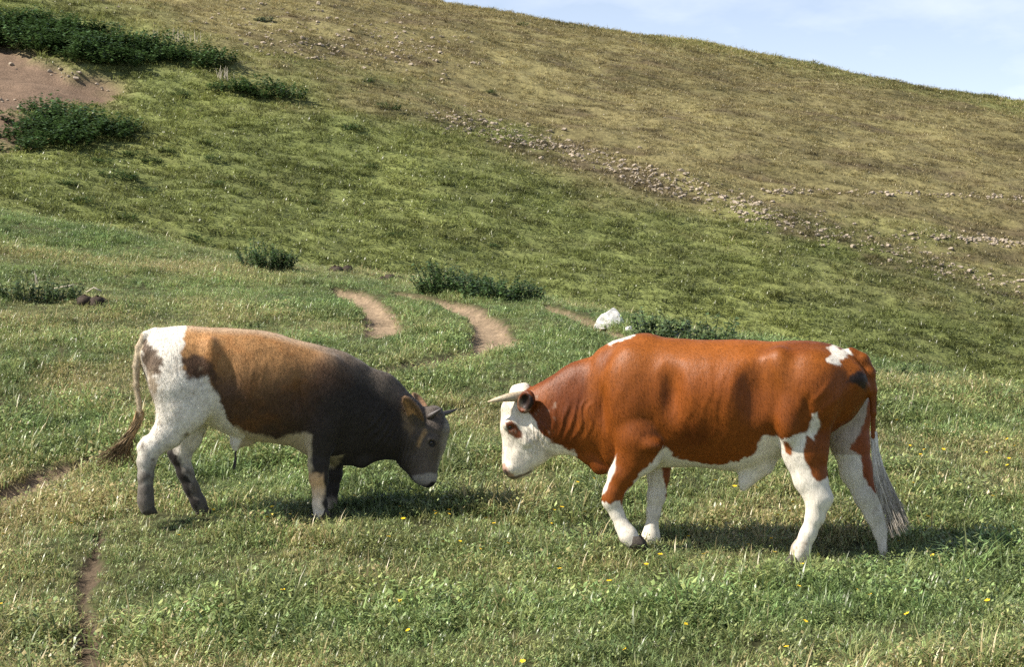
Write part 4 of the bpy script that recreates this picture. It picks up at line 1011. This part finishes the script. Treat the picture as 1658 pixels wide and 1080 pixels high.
LINE = band([(700, 188), (780, 204), (860, 224), (980, 262), (1060, 290), (1150, 318), (1230, 345), (1330, 372), (1430, 398), (1530, 432), (1658, 468)], 1800, 21, 1) + band([(1230, 310), (1450, 314), (1658, 321)], 240, 5, 2) + band([(1440, 378), (1520, 382), (1600, 388), (1680, 402)], 260, 9, 3)
SCREE = band([(200, 12), (420, 40), (640, 70)], 300, 60, 4) + band([(360, 80), (520, 76), (760, 95)], 240, 34, 5) + band([(520, 20), (700, 60)], 120, 40, 6)
SCREE = [(u, v) for u, v in SCREE if v > 0 and not (u < 385 and v > 30 + (u - 60) * .12)]
SCREE += band([(0, 105), (100, 118), (190, 145)], 26, 12, 7) + band([(0, 160), (50, 175)], 10, 8, 8)
def place_stones(P, label, group, seed, nbig, smin, smax):
    r = np.random.default_rng(seed); sz = smin + (smax - smin) * r.random(len(P)) ** 3; order = np.argsort(-sz); vs, fs = [], []
    for j, i in enumerate(order):
        loc = far_hit(*P[i]); s = float(sz[i]); rz = r.uniform(0, 6.3); me = stone_me[i % 6]
        if j < nbig:
            o = bpy.data.objects.new('pale_stone', me); COL.objects.link(o); o.location = loc; o.scale = (s, s, s); o.rotation_euler = (r.uniform(-.3, .3), r.uniform(-.3, .3), rz)
            tag(o, label, 'stone', group)
        else:
            i0 = len(vs); c, q = math.cos(rz), math.sin(rz)
            for v in me.vertices: vs.append((loc.x + s * (c * v.co.x - q * v.co.y), loc.y + s * (q * v.co.x + c * v.co.y), loc.z + s * v.co.z))
            for p in me.polygons: fs.append(tuple(i0 + k for k in p.vertices))
    return vs, fs
v1, f1 = place_stones(LINE, 'pale angular stone in the stony line where dry slope meets green', 'stones along the foot of the dry slope', 1, 110, .07, .20)
v2, f2 = place_stones(SCREE, 'pale stone strewn on the dry slope above the nettle beds', 'stones strewn on the upper dry slope', 2, 70, .08, .22)
n1_ = len(v1)
sc_ = mesh_obj('gravel', np.array(v1 + v2), f1 + [tuple(k + n1_ for k in f) for f in f2], M_STONE, smooth=False); tag(sc_, 'small pale stones and gravel strewn over the dry slope', 'gravel', kind='stuff')
def rock(name, u, v, pts, mat, label, cat, bev=.012, sink=.03):
    bm = bmesh.new()
    for p in pts: bm.verts.new(p)
    ret = bmesh.ops.convex_hull(bm, input=bm.verts)
    bmesh.ops.triangulate(bm, faces=bm.faces[:]); bmesh.ops.subdivide_edges(bm, edges=bm.edges[:], cuts=3, use_grid_fill=True)
    bmesh.ops.smooth_vert(bm, verts=bm.verts[:], factor=.12, use_axis_x=True, use_axis_y=True, use_axis_z=True)
    for bv in bm.verts:
        c = bv.co * 14; bv.co += bv.co.normalized() * bev * float(noise3(np.array([c.x]), np.array([c.y]), np.array([c.z]), 5)[0] + .6 * noise3(np.array([c.x * 3]), np.array([c.y * 3]), np.array([c.z * 3]), 6)[0])
    me = bpy.data.meshes.new(name); bm.to_mesh(me); bm.free(); me.materials.append(mat)
    o = bpy.data.objects.new(name, me); COL.objects.link(o); o.location = spot(u, v) - Vector((0, 0, sink)); return tag(o, label, cat)
rock('boulder', 986, 528, [(-.17, -.06, 0), (-.15, .1, 0), (.14, -.12, 0), (.17, .1, 0), (-.15, -.07, .08), (-.03, -.10, .17), (.04, -.06, .23), (.06, .06, .23), (.13, -.08, .15), (.16, .03, .08), (.0, .12, .18), (.05, -.15, .0), (-.10, .05, .13)], M_ROCK, 'white angular boulder on the knoll crest above the red bull neck', 'rock')
rock('small_rock', 1018, 537, [(-.05, -.03, 0), (.05, -.03, 0), (0, .05, 0), (-.03, 0, .06), (.03, .01, .07), (.0, -.03, .05)], M_ROCK, 'fist-sized white stone at the foot of the white boulder', 'rock', .006, .01)
for i, (u, v, s, lab) in enumerate([(548, 442, 1.0, 'largest dark earth clod on the crest by the trail head'), (602, 449, .6, 'smallest dark earth clod between two others on the crest'), (634, 455, .9, 'flat dark earth clod on the crest beside the nettle bush'), (150, 496, 1.25, 'dark upturned earth clod below the grey-green weed clump')]):
    r = random.Random(i); vs, fs = [], []
    for q in range(7):
        c = np.array((r.uniform(-.14, .14), r.uniform(-.06, .06), r.uniform(0, .05))) * s; rad = r.uniform(.04, .075) * s; i0 = len(vs)
        for a in range(6):
            for b in range(9):
                t, p = math.pi * a / 5, 2 * math.pi * b / 9; k = rad * (1 + .25 * math.sin(3 * p + q) * math.sin(2 * t + q)); vs.append(c + k * np.array((math.sin(t) * math.cos(p) * 1.2, math.sin(t) * math.sin(p), math.cos(t) * .85)))
        for a in range(5):
            for b in range(9): fs.append((i0 + a * 9 + b, i0 + a * 9 + (b + 1) % 9, i0 + (a + 1) * 9 + (b + 1) % 9, i0 + (a + 1) * 9 + b))
    o = mesh_obj('earth_clod', np.array(vs), fs, M_CLOD); o.location = spot(u, v); tag(o, lab, 'clod')
for pts, lab in (([(88, 474, .05), (104, 475, .07), (113, 474, .08), (120, 471, .10)], 'pale crooked twig lying against the grey-green weed clump'), ([(140, 480, .05), (152, 478, .10), (164, 482, .06)], 'short pale twig lying across the dark earth clod')):
    P = [spot(u, v) for u, v, h in pts]; z0 = [p.z + h for p, (_, _, h) in zip(P, pts)]; y0 = P[0].y
    c = np.mean([[p.x, p.y, p.z] for p in P], axis=0)
    o = tube('twig', [np.array(((u - CX) / F * y0, y0, P[0].z + h)) - c for (u, v, h) in pts], [.008, .011, .010, .006][:len(pts)], M_DRYSTALK, None, 6); o.location = Vector(c); tag(o, lab, 'twig')
# buttercups, one by one
M_PETAL = plain('yellow_petal', (.80, .52, .015), .4, .4); M_FSTEM = plain('flower_stem', (.09, .13, .04), .6, .3)
def flower_mesh(i):
    r = random.Random(200 + i); vs, fs, mi = [], [], []; h = .075 + .02 * i
    stem_mesh(vs, fs, np.array((0, 0, -.02)), np.array((.012, .005, h)), .002); mi += [1] * len(fs); c = np.array((.012, .005, h))
    for k in range(6):
        a = k * 1.047 + r.uniform(-.15, .15); n0 = len(fs); i0 = len(vs); d = np.array((math.cos(a), math.sin(a), .35)); s = np.array((-math.sin(a), math.cos(a), 0)); R = r.uniform(.011, .014)
        vs += [c, c + d * R * .6 - s * R * .42, c + d * R, c + d * R * .6 + s * R * .42]; fs.append((i0, i0 + 1, i0 + 2, i0 + 3)); mi.append(0)
    me = bpy.data.meshes.new('yellow_flower'); me.from_pydata([tuple(v) for v in vs], [], fs); me.materials.append(M_PETAL); me.materials.append(M_FSTEM)
    me.polygons.foreach_set('material_index', mi); return me
fmes = [flower_mesh(i) for i in range(3)]
FL = [(564,811),(571,806),(646,826),(649,836),(654,850),(699,836),(712,836),(722,840),(727,838),(724,858),(788,849),(804,857),(632,876),(720,891),(738,887),(773,892),(804,891),(814,891),(693,898),(608,915),(893,832),(898,831),(906,836),(891,860),(947,831),(992,881),(577,960),(656,983),(663,987),(675,1034),(854,1074),(1113,875),(1107,866),(1047,924),(1066,917),(1144,915),(1207,882),(1254,886),(1276,891),(1246,906),(1300,922),(1330,926),(1340,853),(1192,972),(1093,1004),(1105,1011),(1281,966),(1379,967),(1025,1056),(1275,1067),(1292,1026),(1341,893),(1186,797),(1193,799),(1219,795),(1154,786),(1255,846),(1273,838),(1289,821),(1473,788),(1449,718),(1455,890),(1496,857),(1415,935),(953,780),(930,789),(1037,808),(1031,821),(814,890),(1525,681),(1453,686),(1496,700),(1499,727),(1495,736),(1527,738),(1473,717),(1426,711),(1569,677),(1590,737),(1639,716),(1652,729),(1635,750),(1639,757),(1623,751),(349,825),(445,826),(450,838),(470,835),(434,853),(505,903),(437,931),(456,967),(290,889),(2,864),(7,993),(116,860),(1410,970),(1544,862),(1600,815),(1520,905),(1480,1010),(1570,960),(1640,880),(1552,1040),(1610,1005),(1350,1052),(905,935),(985,960)]
for i, (u, v) in enumerate(FL):
    o = bpy.data.objects.new('yellow_flower', fmes[i % 3]); COL.objects.link(o); p = spot(u, v + 14); o.location = p; s = random.uniform(.95, 1.4)
    o.scale = (s, s, s * random.uniform(.7, 1.0)); o.rotation_euler = (random.uniform(-.5, .2), random.uniform(-.5, .3), random.uniform(0, 6.3))
    if v < 770 or (u > 1465 and v < 900): lab, g = 'small yellow flower in the grass beyond the red bull tail', 'flowers beyond the tail'
    elif u < 545: lab, g = 'small yellow flower in the grass by the young bull legs and the damp trail', 'flowers by the young bull'
    elif u < 960 and v < 900: lab, g = 'small yellow flower in the grass between the two bull heads', 'flowers between the heads'
    elif v < 905: lab, g = 'small yellow flower in the grass under the red bull belly', 'flowers under the red bull'
    else: lab, g = 'small yellow flower in the open grass in front of both bulls', 'flowers in front of the bulls'
    tag(o, lab, 'flower', g)
